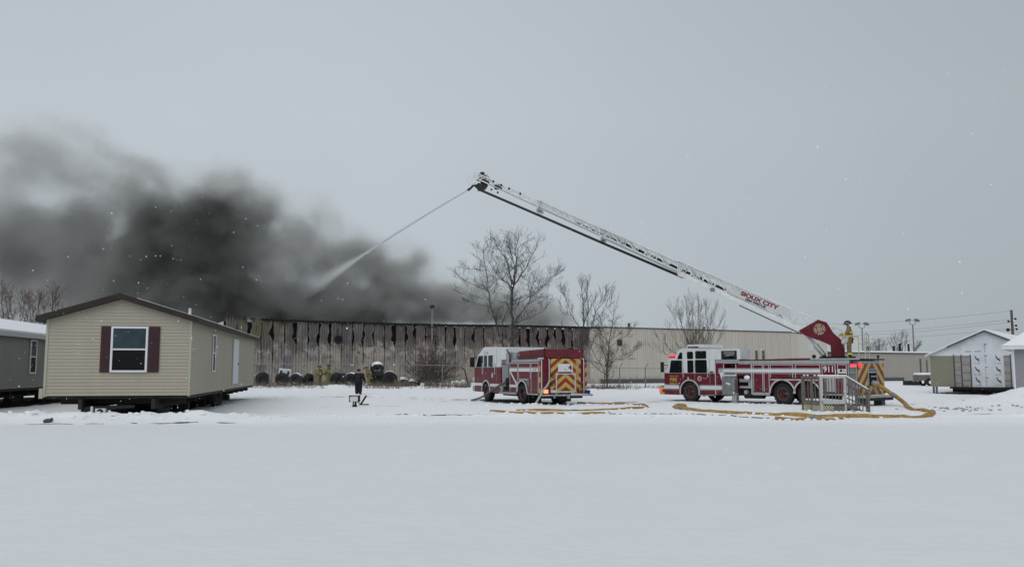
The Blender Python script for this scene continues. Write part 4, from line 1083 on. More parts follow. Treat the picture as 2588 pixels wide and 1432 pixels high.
# far-side glass, windscreen
for x0, x1, z0, z1 in ((9.42, 9.80, 1.62, 2.26), (8.54, 9.25, 1.62, 2.28), (10.21, 10.95, 1.62, 2.24)):
    side_window(lt, rrect(x0, x1, z0, z1, .07), -W - .002, sgn=-1)
ws_ = MB(); a, c = Vector((11.345, 0, 1.68)), Vector((11.15, 0, 2.18)); nrm = Vector((.94, 0, .35)) * .012
ws_.add([(a.x + nrm.x, -.15, a.z + nrm.z), (a.x + nrm.x, -W + .15, a.z + nrm.z), (c.x + nrm.x, -W + .15, c.z + nrm.z), (c.x + nrm.x, -.15, c.z + nrm.z),
         (a.x - .05, -.15, a.z), (a.x - .05, -W + .15, a.z), (c.x - .05, -W + .15, c.z), (c.x - .05, -.15, c.z)], [(0, 1, 2, 3), (7, 6, 5, 4), (0, 3, 7, 4), (1, 5, 6, 2), (3, 2, 6, 7), (0, 4, 5, 1)])
ws_.build('windscreen', M_glass, lt)
mb = MB()
for x in (8.32, 9.32, 10.12): mb.box(x - .012, x + .012, .001, .008, .95 if x < 9.9 else 1.2, 2.32)
mb.box(8.0, 11.42, .001, .012, 1.555, 1.585)
mb.build('door_seam', mat('seam_grey', (.30, .28, .28), rough=.5), lt, split=True)
mb = MB()
for x in (8.42, 10.05): mb.box(x, x + .035, .02, .06, 1.35, 1.85).box(x, x + .035, .003, .02, 1.36, 1.40).box(x, x + .035, .003, .02, 1.80, 1.84)
mb.build('grab_handle', M_trim, lt, split=True)
mb = MB().box(8.10, 8.30, .003, .012, 1.60, 1.68).tube([(11.15, .02, 2.0), (11.35, .30, 2.05), (11.35, .30, 1.75)], .025, 6).box(11.28, 11.36, .2, .42, 1.62, 2.2)
mb.build('mirror', M_black, lt, split=True)
MB().lathe([(.001, .003), (.14, .003), (.14, .012), (.11, .012), (.105, .008), (.001, .008)], (9.0, 0, 1.28), 'y', 20).build('door_emblem', mat('emblem_pale', (.42, .38, .36), rough=.5), lt)
mb = MB()
for a in range(4): mb.box(-.085, .085, .0085, .014, -.03, .03) if a == 0 else mb.box(-.03, .03, .0085, .0145, -.085, .085) if a == 1 else None
mb.xform(Matrix.Translation((9.0, 0, 1.28))).build('emblem_cross', M_rlens if False else mat('emblem_red', (.2, .03, .04)), lt)
text('door_lettering', 'FIRE', .27, M_gold, lt, frame((10.78, .004, 1.20), (-1, 0, 0), (0, 0, 1)), 1.05, bold=.006)
text('door_lettering', 'RESCUE', .135, M_gold, lt, frame((10.78, .004, .99), (-1, 0, 0), (0, 0, 1)), 1.1, bold=.003)
text('door_lettering', 'SIOUX CITY', .095, M_gold, lt, frame((10.72, .004, 1.40), (-1, 0, 0), (0, 0, 1)), 1.2, bold=.002)
MB().box(8.52, 8.82, .003, .008, 1.31, 1.325).box(8.52, 8.75, .003, .008, 1.26, 1.27).box(9.72, 9.82, .003, .008, 1.16, 1.36).build('door_decal', M_trim, lt, split=True)
bp_ = MB().prism([(11.44, -W), (11.44, 0), (11.75, .02), (11.95, -.35), (11.95, -W + .35), (11.75, -W - .02)], .36, .80, 'z').build('front_bumper', chevron_mat('bumper_print', -20, .30), lt, bevel=.02)
MB().box(11.46, 11.9, -W + .3, -.25, .805, .86).build('bumper_deck', M_plate, bp_)
MB().box(11.60, 11.80, .005, .04, .52, .66).build('bumper_lamp', M_emr, bp_)
lb = MB().box(10.72, 11.16, -W + .5, -.12, 2.44, 2.50).build('light_bar', M_black, lt)
MB().box(10.74, 11.14, -.55, -.10, 2.505, 2.63).box(10.74, 11.14, -W + .5, -W + 1.0, 2.505, 2.63).build('lamp_lens', M_emr, lb, bevel=.02, split=True)
MB().box(10.74, 11.14, -W + 1.01, -.56, 2.505, 2.61).build('bar_lens', M_rlens, lb, bevel=.02)
# rear corner steps, rear face
MB().box(.03, .445, -.40, -.03, .52, 2.03).build('rear_corner', M_plate, lt)
mb = MB()
for z in (.56, .95, 1.3, 1.62, 1.88): mb.box(.04, .45, -.029, .03, z, z + .03)
mb.box(.02, .06, -.03, .02, .5, 2.05).box(.43, .47, -.03, .02, .5, 2.05).build('corner_step', M_alu, lt, split=True)
MB().box(.08, .34, -.028, .05, 1.90, 2.04).build('marker_lamp', M_emr, lt, bevel=.02)
MB().box(.08, .34, -.028, .02, 1.55, 1.85).build('step_panel', mat('green_grey', (.16, .19, .17), rough=.5), lt)
M_chev = chevron_mat('chevron_print', -1.42, .62, .95, red=(.20, .038, .022), yel=(.54, .40, .10))
rf = MB().box(-.03, .0, -.98, -.0, .56, 2.06).box(-.03, .0, -W, -1.90, .56, 2.06).box(-.03, 0, -1.90, -.98, .56, 1.0).box(-.03, 0, -1.90, -.98, 1.78, 2.06).build('rear_panel', M_chev, lt, bevel=.008)
MB().box(-.05, -.031, -1.04, -.97, .98, 1.80).box(-.05, -.031, -1.93, -1.88, .98, 1.80).box(-.05, -.031, -1.88, -1.04, 1.75, 1.80).build('rear_bay_frame', M_alu, rf, split=True)
MB().box(.001, .019, -1.9, -.97, 1.0, 1.78).build('rear_bay_back', M_soot, rf)
mb = MB().tube([(-.02, -1.45, 1.12), (-.25, -1.45, 1.05)], .16, 14).box(-.04, .0, -1.85, -1.1, 1.62, 1.70).tube([(-.02, -1.3, 1.45), (-.10, -1.7, 1.45)], .03, 6); mb.build('rear_inlet', M_alu, rf)
mb = MB().lathe([(.001, -.11), (.10, -.11), (.14, -.08), (.14, -.04), (.001, -.04)], (0, -.13, 1.99), 'x', 18); mb.build('rear_lamp', mat('red_lens_dull', (.4, .02, .03), rough=.25, emit=((1, .04, .06), .9)), lt)
MB().box(-.42, 0.0, -W - .12, .08, .44, .54).build('rear_step', M_alu, lt, bevel=.02)
MB().box(-.40, 0.0, -W - .08, .04, .30, .435).build('rear_beam', M_dark, lt)
MB().box(-.2, .2, -2.32, -1.95, .0, .44).box(-.3, .3, -2.42, -1.85, .0, .05).box(-.2, .2, -.55, -.2, .0, .44).build('rear_jack', mat('jack_grey', (.075, .085, .095), rough=.5, metal=.4), lt, split=True)
MB().box(-.08, .05, -W - .06, -W + .08, .62, .80).build('corner_lamp', M_blue, lt, bevel=.02)
MB().box(1.12, 1.55, .002, .10, .70, 1.50).build('pale_locker', mat('pale_locker', (.36, .37, .36), rough=.5), lt, bevel=.01)
# operator rails on the rear deck
mb = MB()
for x, y in ((-.05, -.10), (-.05, -.95)): mb.tube([(x, y, 2.30), (x, y, 3.35 if x < 0 else 2.95)], .022, 6)
mb.tube([(-.05, -.1, 3.35), (.95, -.1, 3.40)], .04, 8).tube([(-.05, -.10, 3.0), (-.05, -.95, 3.0)], .022, 6)
mb.build('deck_rail', M_yel, lt, split=True)
mb = MB(); mb.tube([(-.28, -.25, 2.28), (-.28, -.25, 3.1), (-.27, -.3, 3.38), (-.25, -.45, 3.50), (-.2, -.75, 3.46), (-.2, -.85, 3.35), (-.2, -.85, 2.28)], .026, 8).tube([(-.28, -.25, 3.1), (-.2, -.85, 3.06)], .045, 6)
mb.build('ladder_hoop', M_alu, lt, split=True)
mb = MB().ball((2.3, -.2, 2.42), .10, 6).ball((1.75, -.2, 2.42), .09, 6).tube([(2.3, -.2, 2.3), (2.3, -.2, 2.4)], .03, 6).ball((.1, -W + .3, 2.42), .07, 6).tube([(.1, -W + .3, 2.3), (.1, -W + .3, 2.4)], .03, 6)
mb.build('spot_lamp', M_dark, lt, split=True)

# aerial: built in the vertical plane of the ladder, then set into truck space
LP = Vector((16.5, 42.3, 0)); LAZ = math.atan2(50 - 42.3, -2.2944 - 16.5)
LM_world = Matrix.Translation(LP) @ Matrix.Rotation(LAZ, 4, 'Z')       # x along the ladder, y to its left (camera side), z up
bpy.context.view_layer.update()
LM = lt.matrix_world.inverted() @ LM_world
def lbuild(mb, name, m, parent=None, **kw):
    if parent is None: return mb.xform(LM).build(name, m, lt, **kw)
    return mb.xform(LM).build(name, m, parent, **kw)
lbuild(MB().lathe([(.001, 2.30), (.85, 2.30), (.85, 2.42), (.001, 2.42)], (.35, 0, 0), 'z', 28), 'turntable', M_dark)
redp = [(1.17, 4.24), (.78, 4.10), (.5, 3.59), (.08, 3.17), (.0, 2.42), (.62, 2.42), (.64, 2.98), (1.2, 3.24), (1.8, 3.46), (2.10, 3.67), (2.08, 3.72)]
for y0, y1 in ((.50, .60), (-.60, -.50)): lbuild(MB().prism(redp, y0, y1, 'y'), 'turret_plate', M_red, bevel=.012)
lbuild(MB().box(.0, .60, -.499, .499, 2.42, 3.05), 'turret_column', M_red, bevel=.01)
for y in (.36, -.36):
    lbuild(MB().tube([(.95, y, 2.45), (1.35, y, 3.0)], .12, 12).tube([(1.3, y, 2.95), (1.85, y, 3.60)], .07, 10), 'lift_cylinder', M_alu)
# cross emblem on the near plate
em = MB(); C0 = (1.12, 3.76)
def sector(mb, a0, a1, r0, r1, y0, y1, n=6):
    P = [(C0[0] + r0 * math.cos(a0 + (a1 - a0) * i / n), C0[1] + r0 * math.sin(a0 + (a1 - a0) * i / n)) for i in range(n + 1)]
    Q = [(C0[0] + r1 * math.cos(a0 + (a1 - a0) * i / n), C0[1] + r1 * math.sin(a0 + (a1 - a0) * i / n)) for i in range(n, -1, -1)]
    return mb.prism(P + Q, y0, y1, 'y')
tilt = rad(-14)
for k in range(4):
    a = tilt + k * math.pi / 2
    w0, w1 = rad(36), rad(36)
    sector(em, a - w1, a + w1, .245, .27, .603, .612)
    for sg in (-1, 1):
        p0 = (C0[0] + .13 * math.cos(a + sg * rad(20)), C0[1] + .13 * math.sin(a + sg * rad(20)))
        p1 = (C0[0] + .262 * math.cos(a + sg * w0), C0[1] + .262 * math.sin(a + sg * w0))
        em.bar((p0[0], .607, p0[1]), (p1[0], .607, p1[1]), .022, .010, (0, 1, 0))
    sector(em, a - rad(20), a + rad(20), .165, .205, .603, .612)
for k in range(12):
    a = k * math.pi / 6; sector(em, a, a + math.pi / 6 + .001, .085, .112, .603, .612, 3)
lbuild(em, 'cross_emblem', mat('emblem_cream', (.52, .48, .38), rough=.45))
lbuild(MB().prism([(C0[0] + .06 * math.cos(k), C0[1] + .06 * math.sin(k)) for k in [i * math.pi / 6 for i in range(12)]], .603, .611, 'y'), 'emblem_centre', M_gold)
zb0 = lambda t_: 3.70 + .509 * (t_ - 2.1)
def section(idx, t0, t1, off, h0, h1, half, step, chord, name='ladder_section'):
    """one telescoping section: two trussed rails joined by rungs"""
    mb = MB(); dr = MB()
    L = Vector((1, 0, .509)).normalized(); Nn = Vector((-.509, 0, 1)).normalized()
    B = lambda t_: Vector((t_, 0, zb0(t_) + off)); hh = lambda t_: (h0 + (h1 - h0) * (t_ - t0) / (t1 - t0))
    TT = lambda t_: Vector((t_, 0, zb0(t_) + off + hh(t_)))
    for sg in (-1, 1):
        y = Vector((0, sg * half, 0))
        mb.bar(B(t0) + y + Nn * chord / 2, B(t1) + y + Nn * chord / 2, .05, chord)
        mb.bar(TT(t0) + y, TT(t1) + y, .07, .07)
        n = int((t1 - t0) / step)
        for i in range(n):
            a, c, e_ = t0 + i * step, t0 + (i + .5) * step, t0 + (i + 1) * step
            mb.bar(B(a) + y + Nn * chord, TT(c) + y, .04, .04).bar(TT(c) + y, B(min(e_, t1)) + y + Nn * chord, .04, .04)
        mb.bar(TT((t0 + t1) / 2) + y - Vector((0, 0, .16)), TT(t1) + y - Vector((0, 0, .14)), .022, .022)
        mb.bar(B(t1) + y, TT(t1) + y, .04, .04).bar(B(t0) + y, TT(t0) + y, .04, .04)
    n = int((t1 - t0) / .42)
    for i in range(n + 1):
        t_ = t0 + i * .42; p = B(t_) + Nn * chord * .5
        dr.bar(p - Vector((0, half - .03, 0)), p + Vector((0, half - .03, 0)), .034, .034)
    o = lbuild(mb, name, M_lad)
    lbuild(dr, 'rungs', mat('rung_grey', (.30, .31, .31), rough=.6), o)
    return o
s1_ = section(0, .1, 8.1, 0, 1.02, .80, .50, .80, .22)
s2_ = section(1, 3.0, 12.4, .10, .72, .57, .41, .84, .17)
s3_ = section(2, 7.0, 16.15, .17, .52, .46, .33, .86, .12)
s4_ = section(3, 11.0, 20.15, .20, .38, .36, .26, .80, .07)
Nn = Vector((-.509, 0, 1)).normalized()
def along(t0, t1, off0, off1, y, w_, h_): 
    mb = MB(); return mb.bar((t0, y, zb0(t0) + off0), (t1, y, zb0(t1) + off1), w_, h_)
lbuild(along(8.15, 12.3, .16, .17, .44, .03, .10), 'section_band', mat('band_grey', (.34, .36, .37), rough=.5), s2_)
lbuild(along(12.4, 16.0, .20, .22, .36, .03, .08), 'section_band', MATS['band_grey'], s3_)
lbuild(along(16.2, 19.2, .21, .23, .29, .03, .06), 'section_band', MATS['band_grey'], s4_)
for t_ in (8.05, 12.35, 16.1): 
    lbuild(MB().bar((t_, -.45, zb0(t_) + .02), (t_, .45, zb0(t_) + .02), .12, .16).bar((t_, .45, zb0(t_)), (t_ - .25, .45, zb0(t_) + .55), .05, .05), 'end_bracket', M_alu, s2_)
mbk = MB()
for i in range(15):
    t_ = 2.6 + i * .62
    if t_ < 5.7: continue
    mbk.bar((t_, 0, zb0(t_) + .38), (t_ + .5, 0, zb0(t_ + .5) + .38), .2, .13)
for i in range(9): mbk.bar((10.0 + i * .45, .15, zb0(10.0 + i * .45) + .34), (10.36 + i * .45, .15, zb0(10.36 + i * .45) + .34), .1, .07)
lbuild(mbk, 'cable_carrier', M_dark)
# name board
Lz = .47; n0 = Vector((5.40, .56, 5.66)); n1 = Vector((2.44, .56, 4.30))
nb = MB(); hN = (.33, .44)
nb.add([(n0.x, .54, n0.z), (n1.x, .54, n1.z), (n1.x, .54, n1.z + hN[1]), (n0.x, .54, n0.z + hN[0]), (n0.x, .565, n0.z), (n1.x, .565, n1.z), (n1.x, .565, n1.z + hN[1]), (n0.x, .565, n0.z + hN[0])],
       [(0, 1, 2, 3), (7, 6, 5, 4), (0, 4, 5, 1), (1, 5, 6, 2), (2, 6, 7, 3), (3, 7, 4, 0)])
nbo = lbuild(nb, 'name_board', mat('board_grey_white', (.55, .56, .56), rough=.45, noise=.06, nscale=2))
dN = (n1 - n0).normalized(); mid = n0.lerp(n1, .47) + Vector((0, .008, .215)); upN = Vector((dN.z, 0, -dN.x)) * -1
if upN.z < 0: upN = -upN
M_txt = mat('dark_red_print', (.20, .010, .030), rough=.5)
def ltext(body, size, m, u, v, xs, bold):
    M = LM @ frame(mid + dN * u + upN * v + Vector((0, .004, 0)), dN, upN)
    text('board_lettering', body, size, m, nbo, M, xs, .003, bold=bold)
ltext('SIOUX CITY', .27, M_txt, .02, .05, 1.35, .013)
ltext('FIRE RESCUE', .15, M_black, -.10, -.145, 1.3, .006)
lbuild(along(5.0, 2.0, -.10, -.10, .3, .06, .05), 'under_pipe', M_black, s1_)
lbuild(MB().box(6.2, 6.42, .50, .56, zb0(6.2) + .02, zb0(6.2) + .22), 'chord_label', M_galv, s1_)
# waterway and monitor at the tip
pw = lambda t_: 6.76 + (12.36 - 6.76) / (19.82 - 8.1) * (t_ - 8.1)
ww = lbuild(MB().tube([(8.05, .18, pw(8.05)), (12.2, .18, pw(12.2) - .02), (16.1, .18, pw(16.1)), (19.85, .18, pw(19.85))], .075, 10), 'waterway_pipe', M_black)
for t_ in (12.25, 16.0): lbuild(MB().bar((t_, .18, pw(t_)), (t_ - .1, .18, zb0(t_) + .1), .04, .04).bar((t_ + .15, .18, pw(t_ + .15)), (t_ + .05, .18, zb0(t_) + .2), .04, .04), 'pipe_hanger', M_alu, ww)
lbuild(MB().prism([(19.45, 12.60), (19.62, 12.38), (20.05, 12.46), (20.2, 12.62), (19.9, 12.80)], -.15, .2, 'y').ball((19.88, .18, 12.38), .10, 6), 'monitor_body', M_black, bevel=.02)
NZ = LM_world @ Vector((20.66, .05, 12.44))
lbuild(MB().tube([(20.15, .05, 12.74), (20.35, .05, 12.66), (20.5, .05, 12.52), (20.66, .05, 12.44)], [.075, .06, .065, .085], 10), 'monitor_nozzle', M_black)
lbuild(MB().lathe([(.285, .0), (.32, .0), (.32, .03), (.285, .03), (.285, .0)], (20.32, .26, 12.98), 'y', 22).bar((20.3, .27, 12.7), (20.0, .27, 12.7), .04).bar((20.3, .27, 13.27), (19.6, .27, 13.10), .03).bar((20.45, .27, 12.8), (20.1, .27, 13.2), .02), 'tip_hoop', M_lad)
mb = MB()
for t_ in (17.2, 17.9, 18.4, 18.9): mb.ball((t_, .27, zb0(t_) + .52), .075, 5)
for t_ in (18.7, 19.1): mb.ball((t_, .1, zb0(t_) - .02), .065, 5)
mb.box(18.5, 18.9, -.15, .15, zb0(18.6) + .25, zb0(18.6) + .5)
lbuild(mb, 'tip_lamp', M_black)

# ---------------------------------------------------------------- smaller engine
PO = at(1366, 1000, 42.6)
fe = thing('fire_engine', 'smaller red and white fire engine seen from behind with striped rear and number 4', 'fire truck', (PO.x, PO.y, 0), rad(114))
W = 2.5
mb = MB().box(.2, 8.9, -.95, -.72, .50, .72).box(.2, 8.9, -W + .72, -W + .95, .50, .72)
for x in (.6, 3.2, 5.2): mb.box(x, x + .2, -W + .951, -.951, .52, .68)
for x in (2.17, 7.12): mb.tube([(x, -.35, .5), (x, -W + .35, .5)], .11, 10)
mb.ball((2.17, -W / 2, .5), .25, 8).box(3.9, 5.6, -W + .3, -.4, .35, .9).box(-.05, .25, -W + .15, -.15, .34, .45)
mb.build('chassis', M_dark, fe)
wheel(fe, 2.17, -.32, .53, .30, 1, True); wheel(fe, 2.17, -W + .32, .53, .30, -1, True); wheel(fe, 7.12, -.20, .53, .32, 1); wheel(fe, 7.12, -W + .20, .53, .32, -1)
MB().box(1.45, 1.5, -.75, -.02, .12, .6).box(1.45, 1.5, -W + .02, -W + .75, .12, .6).build('mud_flap', M_black, fe, split=True)
mb = MB().ball((.0, -.75, .42), .09, 6, (1, 1, 1.1)).ball((.0, -1.55, .40), .10, 6); mb.build('snow_lump', M_snow, fe, split=True)
prof = arch_side(.18, 3.75, .56, 2.14, [(2.17, .56, .62)])
MB().prism(prof, -.36, 0, 'y').prism(prof, -W, -W + .36, 'y').box(.02, 3.75, -W + .361, -.361, .72, 2.13).build('body', M_red, fe, bevel=.008)
tr = MB(); arch_trim(tr, 2.17, .56, .62, .56, .003); arch_trim(tr, 7.12, .54, .58, .5, .003); tr.build('wheel_arch_trim', M_trim, fe, split=True)
for x0, x1, z0 in ((.20, 1.06, .66), (1.13, 2.60, 1.34), (2.70, 3.72, .66)):
    d = MB().box(x0 + .03, x1 - .03, .002, .016, z0, 2.08).build('compartment_door', M_red, fe, bevel=.006)
    MB().box(x0, x0 + .03, .002, .03, z0 - .04, 2.12).box(x1 - .03, x1, .002, .03, z0 - .04, 2.12).box(x0 + .03, x1 - .03, .002, .028, 2.081, 2.115).box(x0 + .03, x1 - .03, .002, .028, 1.885, 1.90).build('door_frame', M_trim, d)
    MB().box(x1 - .22, x1 - .12, .017, .04, z0 + .1, z0 + .14).build('handle', M_galv, d)
MB().box(1.3, 2.5, .003, .05, 1.22, 1.31).build('fender_panel', M_alu, fe)
MB().prism([(2.62, .72), (2.95, 1.15), (2.62, 1.2)], .003, .02, 'y').prism([(1.32, .9), (1.75, 1.2), (1.3, 1.2)], .003, .02, 'y').build('fender_plate', M_plate, fe, split=True)
MB().box(.02, 3.75, -.26, .0, 2.15, 2.30).box(.02, 3.75, -W, -W + .26, 2.15, 2.30).box(.02, 3.75, -W + .265, -.265, 2.16, 2.28).build('upper_rail', M_alu, fe, bevel=.015, split=True)
MB().box(.2, 1.5, .002, .04, .50, .57).box(2.8, 5.0, .002, .1, .46, .57).build('sill_trim', M_alu, fe, split=True)
hb = MB().prism([(.05, 2.305), (3.05, 2.305), (2.95, 2.74), (.05, 2.80)], -W + .15, -.15, 'y').build('hose_bed_cover', M_dred, fe, bevel=.04)
mb = MB(); mb.add([(-.045, -.28, 2.36), (-.045, -2.42, 2.36), (-.045, -2.42, 2.74), (-.045, -.28, 2.80), (.04, -.28, 2.36), (.04, -2.42, 2.36), (.04, -2.42, 2.74), (.04, -.28, 2.80)], [(0, 3, 2, 1), (4, 5, 6, 7), (0, 1, 5, 4), (1, 2, 6, 5), (2, 3, 7, 6), (3, 0, 4, 7)])
mb.build('rear_cover_flap', M_dred, hb)
MB().box(.5, 2.9, -.149, -.11, 2.33, 2.45).build('side_flap', mat('dark_brown_trim', (.07, .035, .022), rough=.7), hb)
mb = MB().ball((1.1, -.8, 2.80), .09, 5).ball((.3, -1.85, 2.83), .08, 5).box(.1, .35, -1.95, -1.7, 2.795, 2.84); mb.build('roof_lamp', M_dark, fe, split=True)
mb = MB(); mb.box(2.74, 3.74, .03, .036, 1.67, 1.85).box(1.14, 2.60, .03, .036, 1.67, 1.85).box(.21, 1.05, .03, .036, 1.67, 1.85)
mb.prism([(3.55, 1.67), (3.74, 1.67), (2.86, .98), (2.66, .98)], .031, .037, 'y').box(2.72, 3.74, .031, .037, .84, .98).box(5.02, 6.52, .004, .010, .82, .98).box(7.72, 8.9, .004, .010, .84, 1.0)
mb.build('reflective_stripe', M_refl, fe, split=True)
text('side_lettering', 'E 4', .13, M_navy, fe, frame((.62, .037, 1.76), (-1, 0, 0), (0, 0, 1)), 1.2) if False else None
MB().box(.4, .8, .037, .040, 1.72, 1.80).build('side_decal', mat('decal_grey', (.30, .31, .36)), fe)
MB().box(-.0, .175, -.36, .004, .60, 2.2).build('corner_chevron', chevron_mat('corner_print', -20, .55, 1.0), fe)
# pump panel
MB().box(3.77, 5.0, -W + .04, -.06, .45, 2.28).build('pump_house', M_plate, fe)
mb = MB()
for i in range(6): mb.box(4.02 + i * .15, 4.11 + i * .15, -.058, -.02, 1.18, 2.04)
mb.build('pump_slat', M_alu, fe, split=True)
MB().box(3.98, 4.98, -.0585, -.045, 1.12, 2.08).build('pump_recess', M_soot, fe)
mb = MB().box(3.85, 4.35, -.059, -.03, .62, 1.1).ball((4.1, .0, 1.25), .1, 5).tube([(4.05, -.05, 1.1), (4.05, .10, 1.0)], .09, 8).tube([(4.3, -.05, .8), (4.3, .1, .75)], .08, 8); mb.build('pump_valve', M_dark, fe, split=True)
mb = MB().lathe([(.001, .08), (.16, .08), (.16, -.05), (.001, -.05)], (4.7, 0, .72), 'y', 16).lathe([(.001, .06), (.09, .06), (.09, -.05), (.001, -.05)], (4.5, 0, 1.1), 'y', 12); mb.build('intake_cap', M_alu, fe, split=True)
MB().box(3.2, 4.3, -W + .1, -.10, 2.285, 2.72).build('deck_box', M_alu, fe, bevel=.03)
MB().box(3.0, 3.9, -W + .4, -.6, 2.73, 2.86).build('deck_gear', M_white, fe, bevel=.03)
MB().tube([(3.62, .02, 2.2), (3.70, .03, 2.5), (3.95, .02, 2.74), (4.3, -.05, 2.86), (4.6, -.2, 2.9)], .03, 8).build('deck_hose', M_black, fe)
MB().box(3.85, 4.2, .001, .02, 2.05, 2.66).build('panel_trim', M_alu, fe)
# cab
cab_low = arch_side(5.01, 8.92, .49, 1.90, [(7.12, .54, .58)])
MB().prism(cab_low, -.40, 0, 'y').prism(cab_low, -W, -W + .40, 'y').box(5.01, 8.91, -W + .401, -.401, .60, 1.895).build('cab_lower', M_red, fe, bevel=.015)
upP = [(4.30, 2.30), (5.0, 2.30), (5.0, 1.903), (8.88, 1.903), (8.80, 2.0), (8.42, 2.62), (8.16, 2.72), (7.62, 3.02), (7.4, 3.06), (4.30, 2.99)]
MB().prism(upP, -W, 0, 'y').build('cab_upper', M_white, fe, bevel=.03)
side_window(fe, [(8.62, 1.97), (8.58, 1.94), (7.70, 1.94), (7.66, 1.98), (7.66, 2.50), (7.70, 2.54), (8.24, 2.54), (8.30, 2.50)], .002, 'door_window')
for x0, x1 in ((7.02, 7.42), (6.18, 6.78)): side_window(fe, rrect(x0, x1, 1.94, 2.55, .07), .002)
for x in (6.95, 7.32): MB().box(x - .05, x + .05, .001, .008, 2.66, 2.80).build('cab_marker', M_galv, fe, split=True)
mb = MB()
for x in (5.6, 6.0, 7.55): mb.box(x - .012, x + .012, .001, .008, 1.2 if x != 6.0 else 1.91, 2.62 if x > 5.8 else 2.95)
mb.box(5.0, 8.9, .001, .012, 1.885, 1.915).build('door_seam', MATS['seam_grey'], fe, split=True)
mb = MB()
for x in (5.75, 7.58): mb.box(x, x + .035, .02, .06, 1.5, 2.15).box(x, x + .035, .003, .02, 1.51, 1.55).box(x, x + .035, .003, .02, 2.1, 2.14)
mb.build('grab_handle', M_trim, fe, split=True)
mb = MB().tube([(8.6, .0, 2.5), (8.75, .22, 2.45), (8.75, .22, 2.0)], .025, 6).box(8.68, 8.80, .12, .36, 1.92, 2.48); mb.build('mirror', M_black, fe, split=True)
MB().lathe([(.001, .003), (.15, .003), (.15, .010), (.001, .010)], (6.2, 0, 1.45), 'y', 18).build('door_emblem', MATS['emblem_pale'], fe)
MB().box(6.55, 6.68, .003, .008, 1.2, 1.6).build('door_decal', M_dred, fe, split=True)
MB().prism([(8.93, -W + .0), (8.93, 0), (9.3, -.02), (9.5, -.4), (9.5, -W + .4), (9.3, -W + .02)], .50, .82, 'z').build('front_bumper', M_alu, fe, bevel=.02)
MB().lathe([(.001, .0), (.10, .0), (.14, .12), (.001, .10)], (9.05, -.1, 1.18), 'x', 14).build('siren', M_trim, fe)
MB().box(5.2, 5.5, -.5, -.2, 2.99, 3.05).build('roof_vent', M_black, fe)
# rear
M_chv = chevron_mat('engine_chevrons', -1.40, .44, .80)
MB().box(-.025, .0, -2.26, -.55, .60, 2.32).build('rear_panel', M_chv, fe)
MB().box(-.03, .0, -.549, -.0, .56, 2.33).box(-.03, .0, -2.5, -2.261, .56, 2.33).build('rear_side_panel', M_red, fe, bevel=.01, split=True)
mb = MB().box(-.045, -.026, -.90, -.84, .66, 1.58).box(-.045, -.026, -1.97, -1.91, .66, 1.58).box(-.045, -.026, -1.91, -.90, 1.53, 1.58).box(-.045, -.026, -1.91, -.90, .62, .70); mb.build('door_frame', M_trim, fe)
pc = MB().box(-.05, -.026, -1.80, -.97, 1.66, 2.06).build('placard', M_white, fe, bevel=.006)
text('placard_number', '4', .34, mat('maroon_print', (.16, .012, .03)), pc, frame((-.054, -1.65, 1.87), (0, -1, 0), (0, 0, 1)), 1.1, bold=.014)
MB().lathe([(.04, -.052), (.055, -.052), (.055, -.056), (.04, -.056), (.04, -.052)], (0, -1.38, 1.78), 'x', 14).build('placard_ring', M_galv, pc)
MB().box(-.055, -.028, -1.2, -1.0, 1.60, 1.645).box(-.055, -.028, -1.72, -1.5, 1.60, 1.645).build('latch', M_black, fe, split=True)
mb = MB()
for y, z0, z1 in ((-.02, .7, 2.35), (-.44, 1.2, 2.3), (-2.40, .6, 2.30)): mb.tube([(-.03, y, z0), (-.10, y, z0 + .03), (-.10, y, z1 - .03), (-.03, y, z1)], .028, 8)
mb.box(-.14, .06, -.12, .12, 2.30, 2.36).build('grab_rail', M_trim, fe, split=True)
mb = MB().box(-.028, -.0255, -2.02, -1.97, .62, 2.3); mb.box(-.07, -.031, -2.12, -1.98, 1.25, 2.3); mb.build('hanging_hose', mat('tan_hose', (.42, .27, .12), rough=.8, noise=.2), fe, split=True)
mb = MB().lathe([(.10, -.05), (.13, -.05), (.13, -.07), (.10, -.07), (.10, -.05)], (0, -.68, 1.08), 'x', 14).lathe([(.06, -.05), (.09, -.05), (.09, -.07), (.06, -.07), (.06, -.05)], (0, -.68, 1.45), 'x', 14); mb.build('rear_valve', M_dark, fe, split=True)
mb = MB().ball((-.12, -2.2, .78), .14, 6, (.6, 1, 1)).tube([(-.05, -2.15, .9), (-.15, -2.1, .95)], .08, 8); mb.build('rear_discharge', mat('brass', (.25, .17, .07), rough=.4, metal=.7), fe)
MB().box(-.035, -.026, -.85, -.56, .62, .76).build('rear_label', M_refl, fe)
MB().box(-.06, -.031, -.40, -.16, .60, .78).build('tail_lamp', M_emo, fe, bevel=.01)
MB().box(-.06, .06, -2.60, -2.50, 2.12, 2.3).box(-.2, .1, -2.72, -2.50, .56, .74).build('blue_lamp', M_blue, fe, bevel=.02, split=True)
MB().box(-.03, .0, -2.62, -2.505, .75, 2.1).build('side_flare', chevron_mat('flare_print', -20, .45, 1.0), fe)
MB().box(-.42, .0, -2.66, .05, .46, .54).build('rear_step', M_alu, fe, bevel=.02)
MB().tube([(-.40, -2.70, .5), (.05, -2.72, .5)], .05, 8).build('step_roll', M_galv, fe)

